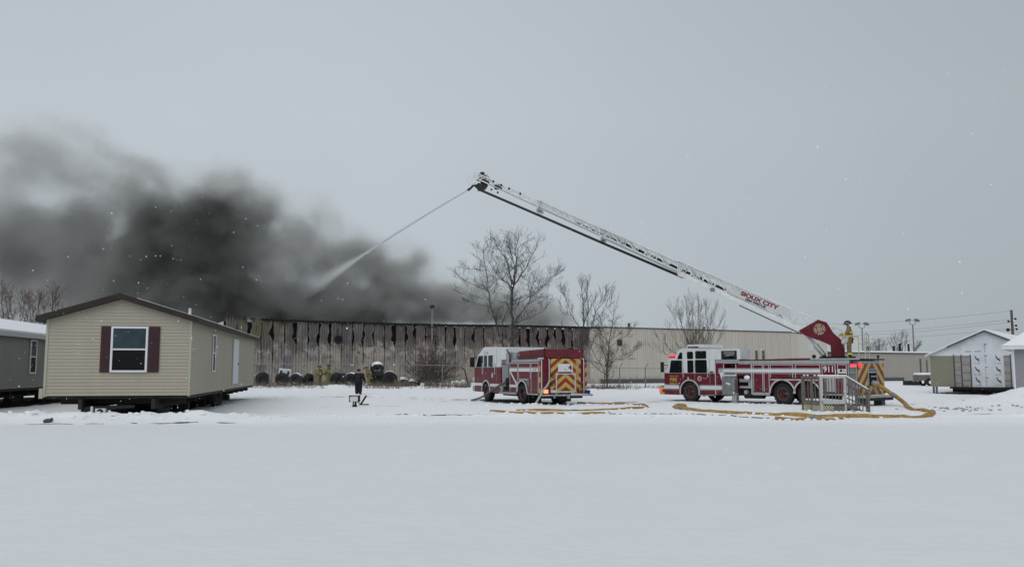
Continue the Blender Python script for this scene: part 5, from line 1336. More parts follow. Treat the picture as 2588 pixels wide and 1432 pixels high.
# ------------------------------------------------------------------ hoses
def hose(name, label, pts, r, m, flat=.75, n=10, lift=True, group=None, close=2):
    P = [Vector(p) for p in pts]
    for _ in range(close):       # smooth the run (corner cutting)
        Q = [P[0]]
        for a, c in zip(P[:-1], P[1:]): Q += [a.lerp(c, .25), a.lerp(c, .75)]
        P = Q + [P[-1]]
    if lift: P = [Vector((p.x, p.y, max(p.z, gz(p.x, p.y) + r * .30) + r * .55 * fbm(p.x * .9, p.y * .9, r * 40) - r * .12)) for p in P]
    o = MB().tube(P, r, n, flat=flat).build(name, m)
    if r > .06 and lift:
        for i in range(9, len(P) - 4, 17):
            d = (P[i + 1] - P[i]).normalized()
            MB().tube([P[i] - d * .12, P[i] - d * .10, P[i] + d * .10, P[i] + d * .12], [r * 1.0, r * 1.18, r * 1.18, r * 1.0], n, flat=flat).build('coupling', M_galv, o)
    return tag(o, label, 'hose', group)
def gpts(lst): return [(p.x, p.y, 0) for p in (grd(a, c + 4.5) for a, c in lst)]
def grd(px, py):
    r = ray(px, py); k = (0.03 - EYE) / r[2]; return Vector((r[0] * k, r[1] * k, 0.03))
LT = lambda x, y, z: lt.matrix_world @ Vector((x, y, z))
FE = lambda x, y, z: fe.matrix_world @ Vector((x, y, z))
bpy.context.view_layer.update()
hose('fire_hose', 'thick yellow supply hose looping from the ladder truck rear and back past the wooden steps', [LT(-.05, -1.45, 1.08), LT(-.5, -1.5, .95), LT(-.95, -1.75, .5), LT(-1.35, -2.0, .12)] + gpts([(2300, 1034), (2335, 1035), (2358, 1040), (2352, 1047), (2300, 1049), (2200, 1049), (2100, 1047), (2000, 1046), (1900, 1043), (1800, 1038), (1745, 1033), (1712, 1030), (1703, 1026), (1712, 1022), (1730, 1024)]), .125, M_hose)
hose('fire_hose', 'second yellow hose lying in front of the looped one beside the steps', gpts([(1960, 1053), (2000, 1053), (2060, 1054), (2110, 1053), (2140, 1050)]), .10, M_hose)
hose('fire_hose', 'yellow hose bundle nearest camera under the smaller engine rear', gpts([(1240, 1035), (1280, 1038), (1340, 1042), (1420, 1043), (1470, 1043), (1540, 1041)]), .075, M_hose)
hose('fire_hose', 'yellow hose curving in a hairpin to the right of the smaller engine', gpts([(1305, 1034), (1380, 1034), (1460, 1034), (1560, 1031), (1610, 1029), (1636, 1026), (1632, 1021), (1600, 1018), (1540, 1016), (1460, 1014)]), .085, M_hose)
hose('fire_hose', 'slim dark hose line half buried in snow between the yellow hoses', gpts([(1540, 1042), (1640, 1042), (1760, 1044), (1860, 1047), (1960, 1050)]), .03, M_slush_shade)
hose('fire_hose', 'grey hose slanting from the smaller engine rear down to the snow', [FE(-.10, -.46, 1.24), FE(-.3, -.25, 1.0), FE(-.42, .08, .74), FE(-.5, .38, .3), FE(-.55, .6, .04)], .055, M_ghose, lift=False)
hose('fire_hose', 'dark grey hose dropping from the smaller engine pump panel', [FE(4.1, .1, 1.1), FE(4.6, .3, .9), FE(5.3, .5, .55), FE(6.1, .75, .2), FE(6.9, 1.0, .04)], .07, mat('dark_grey_hose', (.14, .13, .125), rough=.8), lift=False)

# ------------------------------------------------------------------ wooden steps
dk = thing('porch_steps', 'free-standing wooden porch steps with snowy white railing and cream lattice skirt', 'steps', (12.80, 35.5, 0), rad(5.5))
gD = gz(13.3, 35.5)
X1, Yk = 1.03, 1.75
mb = MB()
for i in range(8): mb.box(0, X1, i * .22, i * .22 + .20, .42, .46)
mb.build('deck_boards', M_wood, dk)
MB().box(.02, X1 - .06, .06, Yk - .05, .462, .53).build('deck_snow', M_snow, dk, bevel=.03)
MB().box(-.03, .0, 0, Yk, .28, .46).box(X1, X1 + .03, 0, Yk, .28, .46).box(0, X1, Yk, Yk + .03, .28, .46).build('rim_board', M_wood, dk)
MB().box(-.02, X1 + .03, -.045, -.005, .36, .52).build('white_rim_board', M_wwood, dk)
for x, y, z1, m_ in ((.0, 0.0, 1.5, M_wwood), (X1, 0.0, 1.5, M_wwood), (-.0, Yk, 1.5, M_wood), (X1, Yk, 1.5, M_wood), (-.0, .88, 1.5, M_wood)):
    MB().box(x - .045, x + .045, y - .045, y + .045, 0, z1).build('post', m_, dk)
MB().box(.046, X1 - .046, -.035, .035, 1.42, 1.49).build('hand_rail', M_wwood, dk)
MB().box(-.07, X1 + .07, -.06, .06, 1.502, 1.56).build('rail_snow', M_snow, dk, bevel=.02)
for i in range(6):
    x = .19 + i * .142; MB().box(x - .013, x + .013, -.013, .013, .53, 1.419).build('baluster', M_wood, dk)
MB().box(-.035, .035, .046, .83, 1.42, 1.48).box(-.035, .035, .93, 1.70, 1.42, 1.48).build('hand_rail', M_wood, dk)
for i in range(5):
    y = .20 + i * .34
    if abs(y - .88) < .06: continue
    b_ = MB().box(-.014, .014, y - .014, y + .014, .47, 1.50).build('baluster', M_wood, dk)
    MB().ball((0, y, 1.53), .045, 5, (1, 1.2, .8)).build('snow_cap', M_snow, b_)
MB().box(-.04, X1, Yk - .03, Yk + .03, 1.42, 1.48).build('hand_rail', M_wood, dk)
# lattice skirts
def lattice(org, u, L, H):
    mb = MB(); n = int((L + H) / .11)
    for i in range(n):
        for sg in (1, -1):
            a = i * .11 - (H if sg > 0 else 0); p = (a, 0); q = (a + H, H) if sg > 0 else (a - H, H)
            pts = []
            t0, t1 = 0, 1
            for e0, e1 in (((p[0]), (q[0])),):
                d = e1 - e0
                lo, hi = ((0 - e0) / d, (L - e0) / d); lo, hi = min(lo, hi), max(lo, hi)
                t0, t1 = max(t0, lo), min(t1, hi)
            if t1 - t0 < .05: continue
            A = Vector(org) + Vector(u) * (p[0] + (q[0] - p[0]) * t0) + Vector((0, 0, H * t0))
            B = Vector(org) + Vector(u) * (p[0] + (q[0] - p[0]) * t1) + Vector((0, 0, H * t1))
            nrm = Vector(u).cross(Vector((0, 0, 1))) * (.006 if sg > 0 else -.006)
            mb.bar(A + nrm, B + nrm, .03, .010, (Vector(u).cross(Vector((0, 0, 1)))))
    return mb
lattice((.02, -.02, .03), (1, 0, 0), .50, .28).build('lattice', M_latt, dk)
lattice((-.02, .05, .03), (0, 1, 0), 1.62, .26).build('lattice', M_latt, dk)
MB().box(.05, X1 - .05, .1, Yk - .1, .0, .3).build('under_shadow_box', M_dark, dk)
MB().prism([(.52, .02), (X1 - .02, .02), (X1 - .02, .30), (.52, .34)], -.03, -.01, 'y').build('broken_skirt', M_wood, dk)
# stairs to the right
for i in range(2):
    x = X1 + .04 + i * .30; z = .30 - i * .14
    st_ = MB().box(x, x + .30, -.02, 1.0, z - .04, z).build('tread', M_wood, dk)
    MB().box(x + .02, x + .26, .06, .9, z + .001, z + .06).build('tread_snow', M_snow, st_, bevel=.02)
MB().prism([(X1 + .03, .42), (X1 + .9, .0), (X1 + .6, .0), (X1 + .03, .2)], -.06, -.025, 'y').prism([(X1 + .03, .42), (X1 + .9, .0), (X1 + .6, .0), (X1 + .03, .2)], 1.0, 1.03, 'y').build('stringer', M_wood, dk, split=True)
rl = MB().bar((X1 + .05, 0, 1.47), (X1 + 1.02, 0, .90), .06, .07).build('sloped_rail', M_wood, dk)
MB().bar((X1 + .05, 0, 1.53), (X1 + 1.04, 0, .95), .075, .04).build('rail_snow', M_snow, rl)
MB().bar((X1 + .05, 1.0, 1.47), (X1 + 1.02, 1.0, .90), .06, .07).build('sloped_rail', M_wood, dk)
MB().box(X1 + .96, X1 + 1.05, -.045, .045, 0, .97).build('post', M_wood, dk)
MB().box(X1 + .96, X1 + 1.05, .955, 1.045, 0, .97).build('post', M_wood, dk)
for i in range(6):
    f = (i + .8) / 6.6; x = X1 + .05 + .97 * f; zt = 1.45 - .57 * f
    MB().box(x - .016, x + .016, -.018, .018, .36 - .36 * f, zt).build('baluster', M_wood, dk)
MB().bar((X1 + .05, 0, .62), (X1 + 1.0, 0, .2), .04, .05).build('low_rail', M_wood, dk)

# ------------------------------------------------------------------ people
def skin_mesh(verts, edges, radii, root=0, sub=1):
    me = bpy.data.meshes.new('figure'); me.from_pydata([tuple(v) for v in verts], edges, [])
    o = bpy.data.objects.new('figure', me); COL.objects.link(o)
    md = o.modifiers.new('skin', 'SKIN'); md.use_smooth_shade = True
    for i, d in enumerate(me.skin_vertices[0].data):
        r = radii[i]; d.radius = r if isinstance(r, tuple) else (r, r); d.use_root = (i == root)
    s_ = o.modifiers.new('sub', 'SUBSURF'); s_.levels = sub; s_.render_levels = sub
    bpy.context.view_layer.update()
    m2 = bpy.data.meshes.new_from_object(o.evaluated_get(bpy.context.evaluated_depsgraph_get()))
    COL.objects.unlink(o); bpy.data.objects.remove(o); bpy.data.meshes.remove(me)
    m2.shade_smooth(); return m2
def person(label, loc, rz, pose, coat, trousers, helmet=None, band=None, cap=None, tank=False, group=None, coat_len=.80, sc_=1.0, hands=M_black):
    """pose: dict of joint positions in metres (x forward, y left, z up)"""
    p = thing('person', label, 'person', loc, rz, group); p.scale = (sc_,) * 3
    J = {'pelvis': (0, 0, .93), 'waist': (0, 0, 1.10), 'chest': (.01, 0, 1.32), 'neck': (.0, 0, 1.48), 'chin': (.02, 0, 1.56), 'head': (.02, 0, 1.66), 'crown': (.01, 0, 1.74),
         'shl': (0, .18, 1.42), 'ell': (-.02, .26, 1.14), 'wrl': (.10, .27, .92), 'shr': (0, -.18, 1.42), 'elr': (-.02, -.26, 1.14), 'wrr': (.10, -.27, .92),
         'hpl': (0, .10, .90), 'knl': (.03, .12, .50), 'anl': (0, .12, .09), 'tol': (.17, .13, .05), 'hpr': (0, -.10, .90), 'knr': (.03, -.12, .50), 'anr': (0, -.12, .09), 'tor': (.17, -.13, .05)}
    J.update(pose); V = {k: Vector(v) for k, v in J.items()}
    def sk(names, edges, rr, name, m, sub=1, parent=p):
        idx = {n: i for i, n in enumerate(names)}
        me = skin_mesh([V[n] for n in names], [(idx[a], idx[b_]) for a, b_ in edges], [rr[n] for n in names], 0, sub)
        me.materials.append(m); o = bpy.data.objects.new(name, me); COL.objects.link(o); o.parent = parent; return o
    V['nose'] = V['head'] + Vector((.10, 0, -.035))
    body = ['pelvis', 'waist', 'chest', 'neck', 'chin', 'head', 'crown', 'shl', 'ell', 'wrl', 'shr', 'elr', 'wrr', 'hpl', 'knl', 'anl', 'tol', 'hpr', 'knr', 'anr', 'tor', 'nose']
    be = [('pelvis', 'waist'), ('waist', 'chest'), ('chest', 'neck'), ('neck', 'chin'), ('chin', 'head'), ('head', 'crown'), ('head', 'nose'), ('chest', 'shl'), ('shl', 'ell'), ('ell', 'wrl'), ('chest', 'shr'), ('shr', 'elr'), ('elr', 'wrr'),
          ('pelvis', 'hpl'), ('hpl', 'knl'), ('knl', 'anl'), ('anl', 'tol'), ('pelvis', 'hpr'), ('hpr', 'knr'), ('knr', 'anr'), ('anr', 'tor')]
    br = dict(pelvis=.12, waist=.11, chest=.13, neck=.055, chin=.07, head=.088, crown=.06, nose=.016, shl=.06, ell=.045, wrl=.035, shr=.06, elr=.045, wrr=.035, hpl=.085, knl=.06, anl=.045, tol=.04, hpr=.085, knr=.06, anr=.045, tor=.04)
    sk(body, be, br, 'body', M_skin)
    V['hem'] = V['pelvis'].lerp(V['waist'], -.55) if coat_len < .85 else V['pelvis'].lerp(V['waist'], .0)
    V['collar'] = V['neck'] + (V['neck'] - V['chest']) * .12
    cn = ['waist', 'hem', 'pelvis', 'chest', 'collar', 'shl', 'ell', 'wrl', 'shr', 'elr', 'wrr']
    c_ = sk(cn, [('waist', 'pelvis'), ('pelvis', 'hem'), ('waist', 'chest'), ('chest', 'collar'), ('chest', 'shl'), ('shl', 'ell'), ('ell', 'wrl'), ('chest', 'shr'), ('shr', 'elr'), ('elr', 'wrr')],
            dict(waist=(.20, .17), hem=(.225, .20), pelvis=(.215, .19), chest=(.215, .18), collar=.09, shl=.11, ell=.092, wrl=.072, shr=.11, elr=.092, wrr=.072), 'coat', coat, 2)
    tn = ['pelvis', 'hpl', 'knl', 'anl', 'hpr', 'knr', 'anr']
    t_ = sk(tn, [('pelvis', 'hpl'), ('hpl', 'knl'), ('knl', 'anl'), ('pelvis', 'hpr'), ('hpr', 'knr'), ('knr', 'anr')], dict(pelvis=.17, hpl=.13, knl=.112, anl=.10, hpr=.13, knr=.112, anr=.10), 'trousers', trousers, 2)
    for s_ in 'lr':
        a, k_, to = V['an' + s_], V['kn' + s_], V['to' + s_]
        MB().tube([a + Vector((0, 0, .10)), a, a + Vector((0, 0, -.08))], [.075, .07, .075], 10).tube([a + Vector((-.03, 0, -.05)), to + Vector((.02, 0, 0))], [.065, .055], 10).build('boot', M_black, p)
        w_, e_ = V['wr' + s_], V['el' + s_]; d = (w_ - e_).normalized(); sd = d.cross(Vector((1, 0, .2))).normalized(); nn = sd.cross(d).normalized()
        if nn.x < 0: nn = -nn
        hm = MB(); hm.tube([w_, w_ + d * .05, w_ + d * .095], [.036, .045, .040], 8, flat=.6)
        for i, ln in enumerate((.062, .078, .074, .055)):
            q = w_ + d * .09 + sd * (.030 - .020 * i)
            hm.tube([q, q + d * ln * .55 + nn * .008, q + d * ln + nn * .030], [.0115, .0105, .008], 6)
        q = w_ + d * .035 + sd * .04; hm.tube([q, q + d * .035 + sd * .022 + nn * .012, q + d * .06 + sd * .02 + nn * .03], [.014, .012, .009], 6)
        hm.build('glove' if hands is M_black else 'hand', hands, p)
        if band:
            m1 = e_.lerp(w_, .55); MB().tube([m1 - d * .03, m1 + d * .03], .090, 12).build('sleeve_band', band, c_)
            m1 = a.lerp(k_, .32); dd = (k_ - a).normalized(); MB().tube([m1 - dd * .04, m1 + dd * .04], .118, 12).build('leg_band', band, t_)
    if band:
        for z0, z1 in ((.0, .25),):
            q = V['waist'].lerp(V['chest'], .55); dd = (V['chest'] - V['waist']).normalized()
            MB().tube([q - dd * .03, q + dd * .03], .213, 16, flat=1).build('chest_band', band, c_)
    hd = V['head']; dh = (V['crown'] - V['chin']).normalized()
    fx = Vector((1, 0, 0)); 
    ey = MB()
    for s_ in (-1, 1): ey.ball(tuple(hd + Vector((.082, s_ * .032, .005))), .013, 4)
    ey.build('eyes', M_black, p)
    if helmet:
        hb_ = MB(); R_ = .135
        pr = [(.19, .045), (.175, .06), (.135, .075), (.13, .12), (.10, .175), (.05, .205), (.001, .212), (.001, .20), (.12, .07), (.19, .035), (.19, .045)]
        hb_.lathe(pr, (0, 0, 0), 'z', 20); hb_.v = [(v[0] * (1.12 if v[0] > 0 else 1.28), v[1], v[2]) for v in hb_.v]
        M = Matrix.Translation(hd + dh * -.055) @ Vector((0, 0, 1)).rotation_difference(dh).to_matrix().to_4x4()
        hb_.xform(M); h_ = hb_.build('helmet', helmet, p)
        MB().lathe([(.141, .085), (.141, .105), (.133, .105), (.133, .085), (.141, .085)], (0, 0, 0), 'z', 20).xform(M).build('helmet_band', mat('pale_band', (.55, .52, .42), rough=.5), h_)
    else:
        hb_ = MB(); hb_.lathe([(.098, -.02), (.108, .03), (.10, .08), (.06, .115), (.001, .125), (.001, .1), (.09, .02), (.09, -.02), (.098, -.02)], (0, 0, 0), 'z', 16)
        hb_.xform(Matrix.Translation(hd + Vector((-.01, 0, .0)))).build('cap' if cap else 'hair', cap or M_dark, p)
    if tank:
        c0, c1 = V['waist'], V['neck']; bk = Vector((-.24, 0, 0))
        MB().tube([c0 + bk * .9, c0 + bk + (c1 - c0) * .1, c1 + bk + (c1 - c0) * .05, c1 + bk * .9 + (c1 - c0) * .25], [.04, .09, .09, .03], 12).build('air_cylinder', M_alu, p)
    return p
q = LT(.62, -.55, 2.303)
person('firefighter in tan gear and black helmet standing on the ladder truck rear deck', q, rad(160), {'chin': (.05, 0, 1.54), 'head': (.06, 0, 1.635), 'crown': (.07, 0, 1.715), 'ell': (.10, .27, 1.16), 'wrl': (.30, .20, 1.12), 'elr': (.06, -.27, 1.15), 'wrr': (.28, -.20, 1.12)}, M_tan, M_tan, M_black, M_lime, sc_=1.03)
# white bag of gear hanging at the firefighter's hip
q2 = LT(.78, -.25, 2.303)
bg_ = MB().ball((0, 0, 0), .20, 8, (.85, .45, 1.0)).ball((.08, .02, .10), .12, 6).ball((-.07, .02, -.12), .12, 6).tube([(-.1, 0, .15), (0, .02, .32), (.1, 0, .15)], .02, 6).build('white_bag', mat('white_cloth', (.55, .53, .52), rough=.9, noise=.15, bump=.5, bscale=10))
bg_.location = LT(.70, -.30, 3.22); tag(bg_, 'whitish bundle at the waist of the firefighter on the truck deck', 'bag')
p2 = LM_world @ Vector((19.55, .0, zb0(19.45) + .17))
person('firefighter in dark gear with grey air cylinder crouched at the ladder tip', p2, LAZ, {'pelvis': (-.10, 0, .22), 'waist': (-.02, 0, .36), 'chest': (.08, 0, .52), 'neck': (.16, 0, .62), 'chin': (.22, 0, .66), 'head': (.27, 0, .73), 'crown': (.29, 0, .80),
        'shl': (.10, .18, .56), 'ell': (.25, .24, .36), 'wrl': (.48, .16, .34), 'shr': (.10, -.18, .56), 'elr': (.25, -.24, .36), 'wrr': (.48, -.16, .34),
        'hpl': (-.08, .10, .20), 'knl': (.28, .14, .14), 'anl': (-.05, .14, -.05), 'tol': (.10, .14, -.12), 'hpr': (-.08, -.10, .20), 'knr': (.28, -.14, .14), 'anr': (-.05, -.14, -.05), 'tor': (.10, -.14, -.12)}, M_navy, M_navy, M_black, None, tank=True, sc_=.88)
GF = 'firefighters working by the tyre row'
def ff(label, px, Y, rz, pose, sc_=1.0, **kw):
    x = at(px, 950, Y).x; p_ = person(label, (x, Y, gz(x, Y) - .02), rz, pose, M_ylw, M_ylw, M_dark, M_lime if False else mat('dull_lime', (.42, .44, .11), rough=.6), group=GF, sc_=sc_, **kw)
    p_.scale = (1.25 * sc_, 1.3 * sc_, 1.03 * sc_); return p_
ff('firefighter in yellow gear facing right, left one of the pair among the tyres', 806, 79.0, rad(-15), {'wrl': (.34, .16, 1.02), 'ell': (.12, .24, 1.12), 'wrr': (.34, -.16, 1.0), 'elr': (.10, -.25, 1.1)}, 1.0)
ff('firefighter in yellow gear facing left, right one of the pair among the tyres', 830, 79.2, rad(170), {'wrl': (.34, .16, 1.05), 'ell': (.12, .24, 1.12), 'wrr': (.36, -.10, 1.0), 'elr': (.10, -.25, 1.1)}, 1.05)
ff('firefighter in yellow gear bending beside the stacked tyres', 933, 78.6, rad(200), {'chest': (.10, 0, 1.30), 'neck': (.17, 0, 1.44), 'chin': (.22, 0, 1.50), 'head': (.25, 0, 1.58), 'crown': (.27, 0, 1.66), 'shl': (.09, .18, 1.38), 'shr': (.09, -.18, 1.38), 'wrl': (.40, .2, .98), 'ell': (.2, .26, 1.1), 'wrr': (.40, -.2, .95), 'elr': (.2, -.26, 1.1)}, .98)
x = at(906, 980, 59.5).x
person('person in dark clothes standing in the snow with back to camera', (x, 59.5, gz(x, 59.5) - .06), rad(80), {'ell': (-.04, .30, 1.16), 'wrl': (.06, .34, .95), 'elr': (-.04, -.30, 1.16), 'wrr': (.06, -.34, .95), 'knl': (.02, .10, .5), 'anl': (0, .09, .09), 'tol': (.17, .10, .05), 'knr': (.02, -.10, .5), 'anr': (0, -.09, .09), 'tor': (.17, -.10, .05)}, M_navy, M_navy, cap=M_navy, sc_=1.02, coat_len=.9, hands=M_black).scale = (1.15, 1.28, 1.02)

# ------------------------------------------------------------------ tyres and junk along the fence
GT = 'big tyres dumped along the fence'
def tyre(label, px, py, Y, R, wd, tilt=0, yaw=0, snow=0, lie=False):
    c = at(px, py, Y)
    t_ = thing('old_tyre', label, 'tyre', c, 0, GT)
    M = Matrix.Rotation(rad(yaw), 4, 'Z') @ Matrix.Rotation(rad(tilt), 4, 'X')
    mb = MB().lathe([(R * .56, -wd / 2), (R * .88, -wd / 2 * 1.05), (R * .97, -wd * .36), (R, 0), (R * .97, wd * .36), (R * .88, wd / 2 * 1.05), (R * .56, wd / 2), (R * .62, wd * .3), (R * .62, -wd * .3), (R * .56, -wd / 2)], (0, 0, 0), 'y', 28)
    for i in range(20):
        a = 2 * math.pi * i / 20
        for sg in (-1, 1): mb.bar((math.cos(a) * R * .98, sg * .03, math.sin(a) * R * .98), (math.cos(a + .13) * R * .96, sg * wd * .46, math.sin(a + .13) * R * .96), .07, .06)
    mb.xform(M).build('tread', M_rub, t_)
    MB().lathe([(.001, wd * .18), (R * .57, wd * .22), (R * .57, wd * .26), (.001, wd * .26)], (0, 0, 0), 'y', 20).xform(M).build('wheel_disc', mat('dark_weedy_core', (.040, .036, .030), rough=.95, noise=.5, nscale=6), t_)
    if snow:
        ms = MB()
        if lie: ms.lathe([(R * .60, 0), (R * .62, .06), (R * .8, .09), (R * .95, .03), (R * .9, -.01), (R * .60, -.01)], (0, 0, 0), 'z', 24).xform(Matrix.Translation((0, 0, wd * .5)))
        else:
            for (a0, a1, ra, rb, y0, y1) in ([(200, 345, .58, .70, -wd * .5, wd * .28)] if snow & 1 else []) + ([(35, 150, .985, 1.035, -wd * .50, wd * .3)] if snow & 2 else []):
                P = []; n = 14
                for i in range(n + 1):
                    a = rad(a0 + (a1 - a0) * i / n); k = math.sin(math.pi * i / n) ** .6
                    P.append((a, k))
                o = len(ms.v)
                for a, k in P:
                    m_ = (ra + rb) / 2; hw = (rb - ra) / 2 * max(.12, k)
                    for rr, yy in ((m_ - hw, y0), (m_ + hw, y0), (m_ + hw, y1), (m_ - hw, y1)): ms.v.append((math.cos(a) * R * rr, yy, math.sin(a) * R * rr))
                for i in range(n):
                    for j in range(4): ms.f.append((o + i*4+j, o + i*4+(j+1) % 4, o + (i+1)*4+(j+1) % 4, o + (i+1)*4+j))
            ms.xform(M)
        ms.build('snow', M_snow, t_)
    return t_
tyre('leftmost dark tyre, standing just right of the beige home', 664, 958, 80, .66, .4, 8, 0, 0)
tyre('standing tyre with snow in its bottom rim under the white board', 713, 958, 80, .62, .42, 6, 5, 1)
tyre('standing tyre with snow in its bottom rim, left of the firefighter pair', 749, 959, 79.6, .62, .42, 6, -8, 3)
tyre('dark tyre leaning edge-on just left of the firefighter pair', 780, 960, 80.5, .60, .5, 12, 62, 0)
tyre('black tyre seen edge-on just right of the firefighter pair', 851, 959, 80.4, .66, .6, 10, 58, 0)
tyre('second black tyre edge-on between the pair and the dark-dressed person', 868, 960, 80.8, .62, .55, 10, 80, 0)
tyre('tyre half hidden behind the dark-dressed person, snow on its rim', 889, 959, 79.4, .66, .45, 10, -12, 3)
tyre('tyre tilted on top of the pile with snow on its rim', 953, 929, 79, .62, .45, 38, 18, 3)
tyre('dark tyre lying under the topmost tilted tyre', 958, 947, 79.3, .66, .4, 72, 10, 0)
tyre('dark tyre at the bottom of the pile', 952, 964, 79.6, .64, .5, 80, 0, 0)
tyre('large upright tyre with snowy top right of the pile', 984, 957, 79.2, .72, .5, 4, 8, 2)
tyre('leaning snow-topped tyre, left one of the two low ones near the bush', 1020, 963, 79, .56, .40, 52, 10, 3)
tyre('low leaning snow-topped tyre nearest the brown bush', 1047, 966, 78.6, .56, .38, 58, -14, 3)
c = at(720, 940, 80.6)
wb = thing('white_board', 'tilted white panel with two dark openings behind the tyres', 'panel', c)
MB().box(-.58, .58, -.05, .05, -.34, .34).xform(Matrix.Rotation(rad(6), 4, 'Y')).build('panel', M_white, wb, bevel=.01)
for x_ in (-.34, .34): MB().box(x_ - .10, x_ + .10, -.07, -.051, -.26, .14).xform(Matrix.Rotation(rad(6), 4, 'Y')).build('opening', M_dark, wb)
c = at(1171, 974, 74)
tk = thing('white_tank', 'round white tank half buried in snow near the small engine cab', 'tank', (c.x, 74, gz(c.x, 74) + .28))
MB().ball((0, 0, 0), .36, 10, (1, 1, .95)).build('tank_shell', M_white, tk)
MB().box(-1.0, -.3, -.25, .25, -.3, .1).ball((-.65, 0, .06), .3, 6, (1.4, 1, .7)).build('snowy_block', M_snow, tk)
c = at(1182, 965, 73.5)
pp = MB().tube([(0, 0, -.6), (-.12, 0, .5), (-.25, .1, 1.0), (-.55, .1, 1.25)], .05, 8).build('bent_pipe', M_dark); pp.location = (c.x, 73.5, c.z); tag(pp, 'bent dark pipe leaning by the smaller engine nose', 'pipe')
c = at(1070, 957, 78); pa = MB().box(-.35, .35, -.1, .1, -.22, .22).build('yellow_crate', mat('dull_yellow', (.17, .15, .05), rough=.7, noise=.3)); pa.location = c; tag(pa, 'dull yellow box at the foot of the brown bush', 'box')
c = at(1118, 968, 76.5); pst = MB().box(-.04, .04, -.04, .04, -.8, .9).box(-.7, .04, -.03, .03, .78, .86).build('short_gate_frame', M_galv); pst.location = (c.x, 76.5, .8); tag(pst, 'short galvanised frame standing right of the brown bush', 'frame')

# dark-framed pedestal box and leaning pipe in the yard
x = at(896, 1020, 41).x
pd = thing('utility_pedestal', 'small white box with dark frame on a short dark stand in the snow', 'utility box', (x, 41, gz(x, 41) - .10), rad(-8))
MB().box(-.21, .21, -.12, .12, .36, .60).build('box', M_white, pd, bevel=.015)
mb = MB().box(-.235, -.205, -.14, .14, .33, .64).box(.205, .235, -.14, .14, .33, .64).box(-.205, .205, -.14, .14, .612, .64); mb.build('frame', M_dark, pd)
MB().box(-.24, .24, -.15, .15, .642, .70).build('snow_cap', M_snow, pd, bevel=.03)
MB().bar((-.08, 0, 0), (-.06, 0, .36), .05).bar((.02, .05, 0), (.04, 0, .36), .07).bar((.12, -.02, 0), (.06, 0, .34), .05).ball((.02, -.05, .1), .12, 5, (1, .8, .9)).build('stand', M_dark, pd)
x = at(917, 1018, 42.5).x
pj = MB().bar((.0, 0, .0), (.28, .05, .46), .075, .09).bar((-.05, 0, .02), (.42, -.05, .03), .06, .05).bar((0, 0, .03), (-.3, .1, .26), .03, .03).build('scrap_post', M_dark)
pj.location = (x - .12, 42.5, gz(x, 42.5)); tag(pj, 'dark post leaning out of the snow right of the white pedestal box', 'post')
x = at(121, 1066, 28.4).x
rk = thing('snowy_stone', 'small dark clod poking from the snow in front of the left homes', 'stone', (x, 28.4, gz(x, 28.4) + .03))
mb = MB().ball((0, 0, .03), .10, 6, (1.2, .8, .75)).ball((.09, .02, .06), .07, 5).ball((-.08, 0, .01), .07, 5); mb.v = [(v[0] + .02 * fbm(v[0] * 20, v[1] * 20, v[2] * 20), v[1], v[2] + .02 * fbm(v[2] * 20, v[0] * 20)) for v in mb.v]; mb.build('stone', mat('dark_stone', (.07, .075, .08), rough=.9, noise=.5, nscale=20), rk)
MB().ball((.02, .0, .115), .07, 5, (1.3, .8, .4)).build('snow', M_snow, rk)
# dirty clods on the right, below the mound
mb = MB()
for i in range(110):
    x, y = RND.gauss(18.9, 1.0), RND.gauss(36.6, .45)
    if i > 65: x, y = RND.gauss(22.5, 1.8), RND.gauss(38.6, .7)
    r_ = RND.uniform(.012, .055); mb.ball((x, y, gz(x, y) + r_ * .35), r_, 4, (RND.uniform(1, 2), 1, .7))
tag(mb.build('dirty_snow_clods', mat('dirty_clod', (.30, .30, .31), rough=.9, noise=.5, nscale=10)), kind='stuff')
# lumps of fresh snow knocked about: along the bank, beside hoses and wheels
mb = MB()
def lump(x, y, r_):
    o = len(mb.v); mb.ball((x, y, gz(x, y) + r_ * .25), r_, 4, (RND.uniform(1, 1.7), 1, RND.uniform(.5, .8)))
    mb.v[o:] = [(v[0] + r_ * .35 * fbm(v[0] * 9, v[1] * 9, v[2] * 9), v[1], v[2] + r_ * .3 * fbm(v[2] * 9, v[0] * 9)) for v in mb.v[o:]]
for i in range(150): x = RND.uniform(-30, -8); lump(x, 29.4 + RND.gauss(0, .35), RND.uniform(.03, .11))
for i in range(170): x = RND.uniform(-9, 18); lump(x, 32.6 + RND.gauss(0, .35), RND.uniform(.02, .07))
for o_ in [q for q in COL.objects if q.name.startswith('fire_hose')]:
    vs = [v.co for v in o_.data.vertices]
    for i in range(26):
        p = vs[RND.randrange(len(vs))]
        if p.z < .35: lump(p.x + RND.gauss(0, .1), p.y + RND.gauss(.0, .13), RND.uniform(.03, .09))
for cx0, cy0, sx0, sy0, n0 in ((.3, 43.0, 2.5, .9, 60), (12.0, 43.5, 4.0, 1.4, 90), (13.5, 35.2, 1.6, .35, 50), (-12, 56, 6, 1.5, 60), (24.5, 40.5, 2.4, 1.0, 90)):
    for i in range(n0): lump(RND.gauss(cx0, sx0), RND.gauss(cy0, sy0), RND.uniform(.02, .075))
tag(mb.build('snow_lumps', M_snow), kind='stuff')
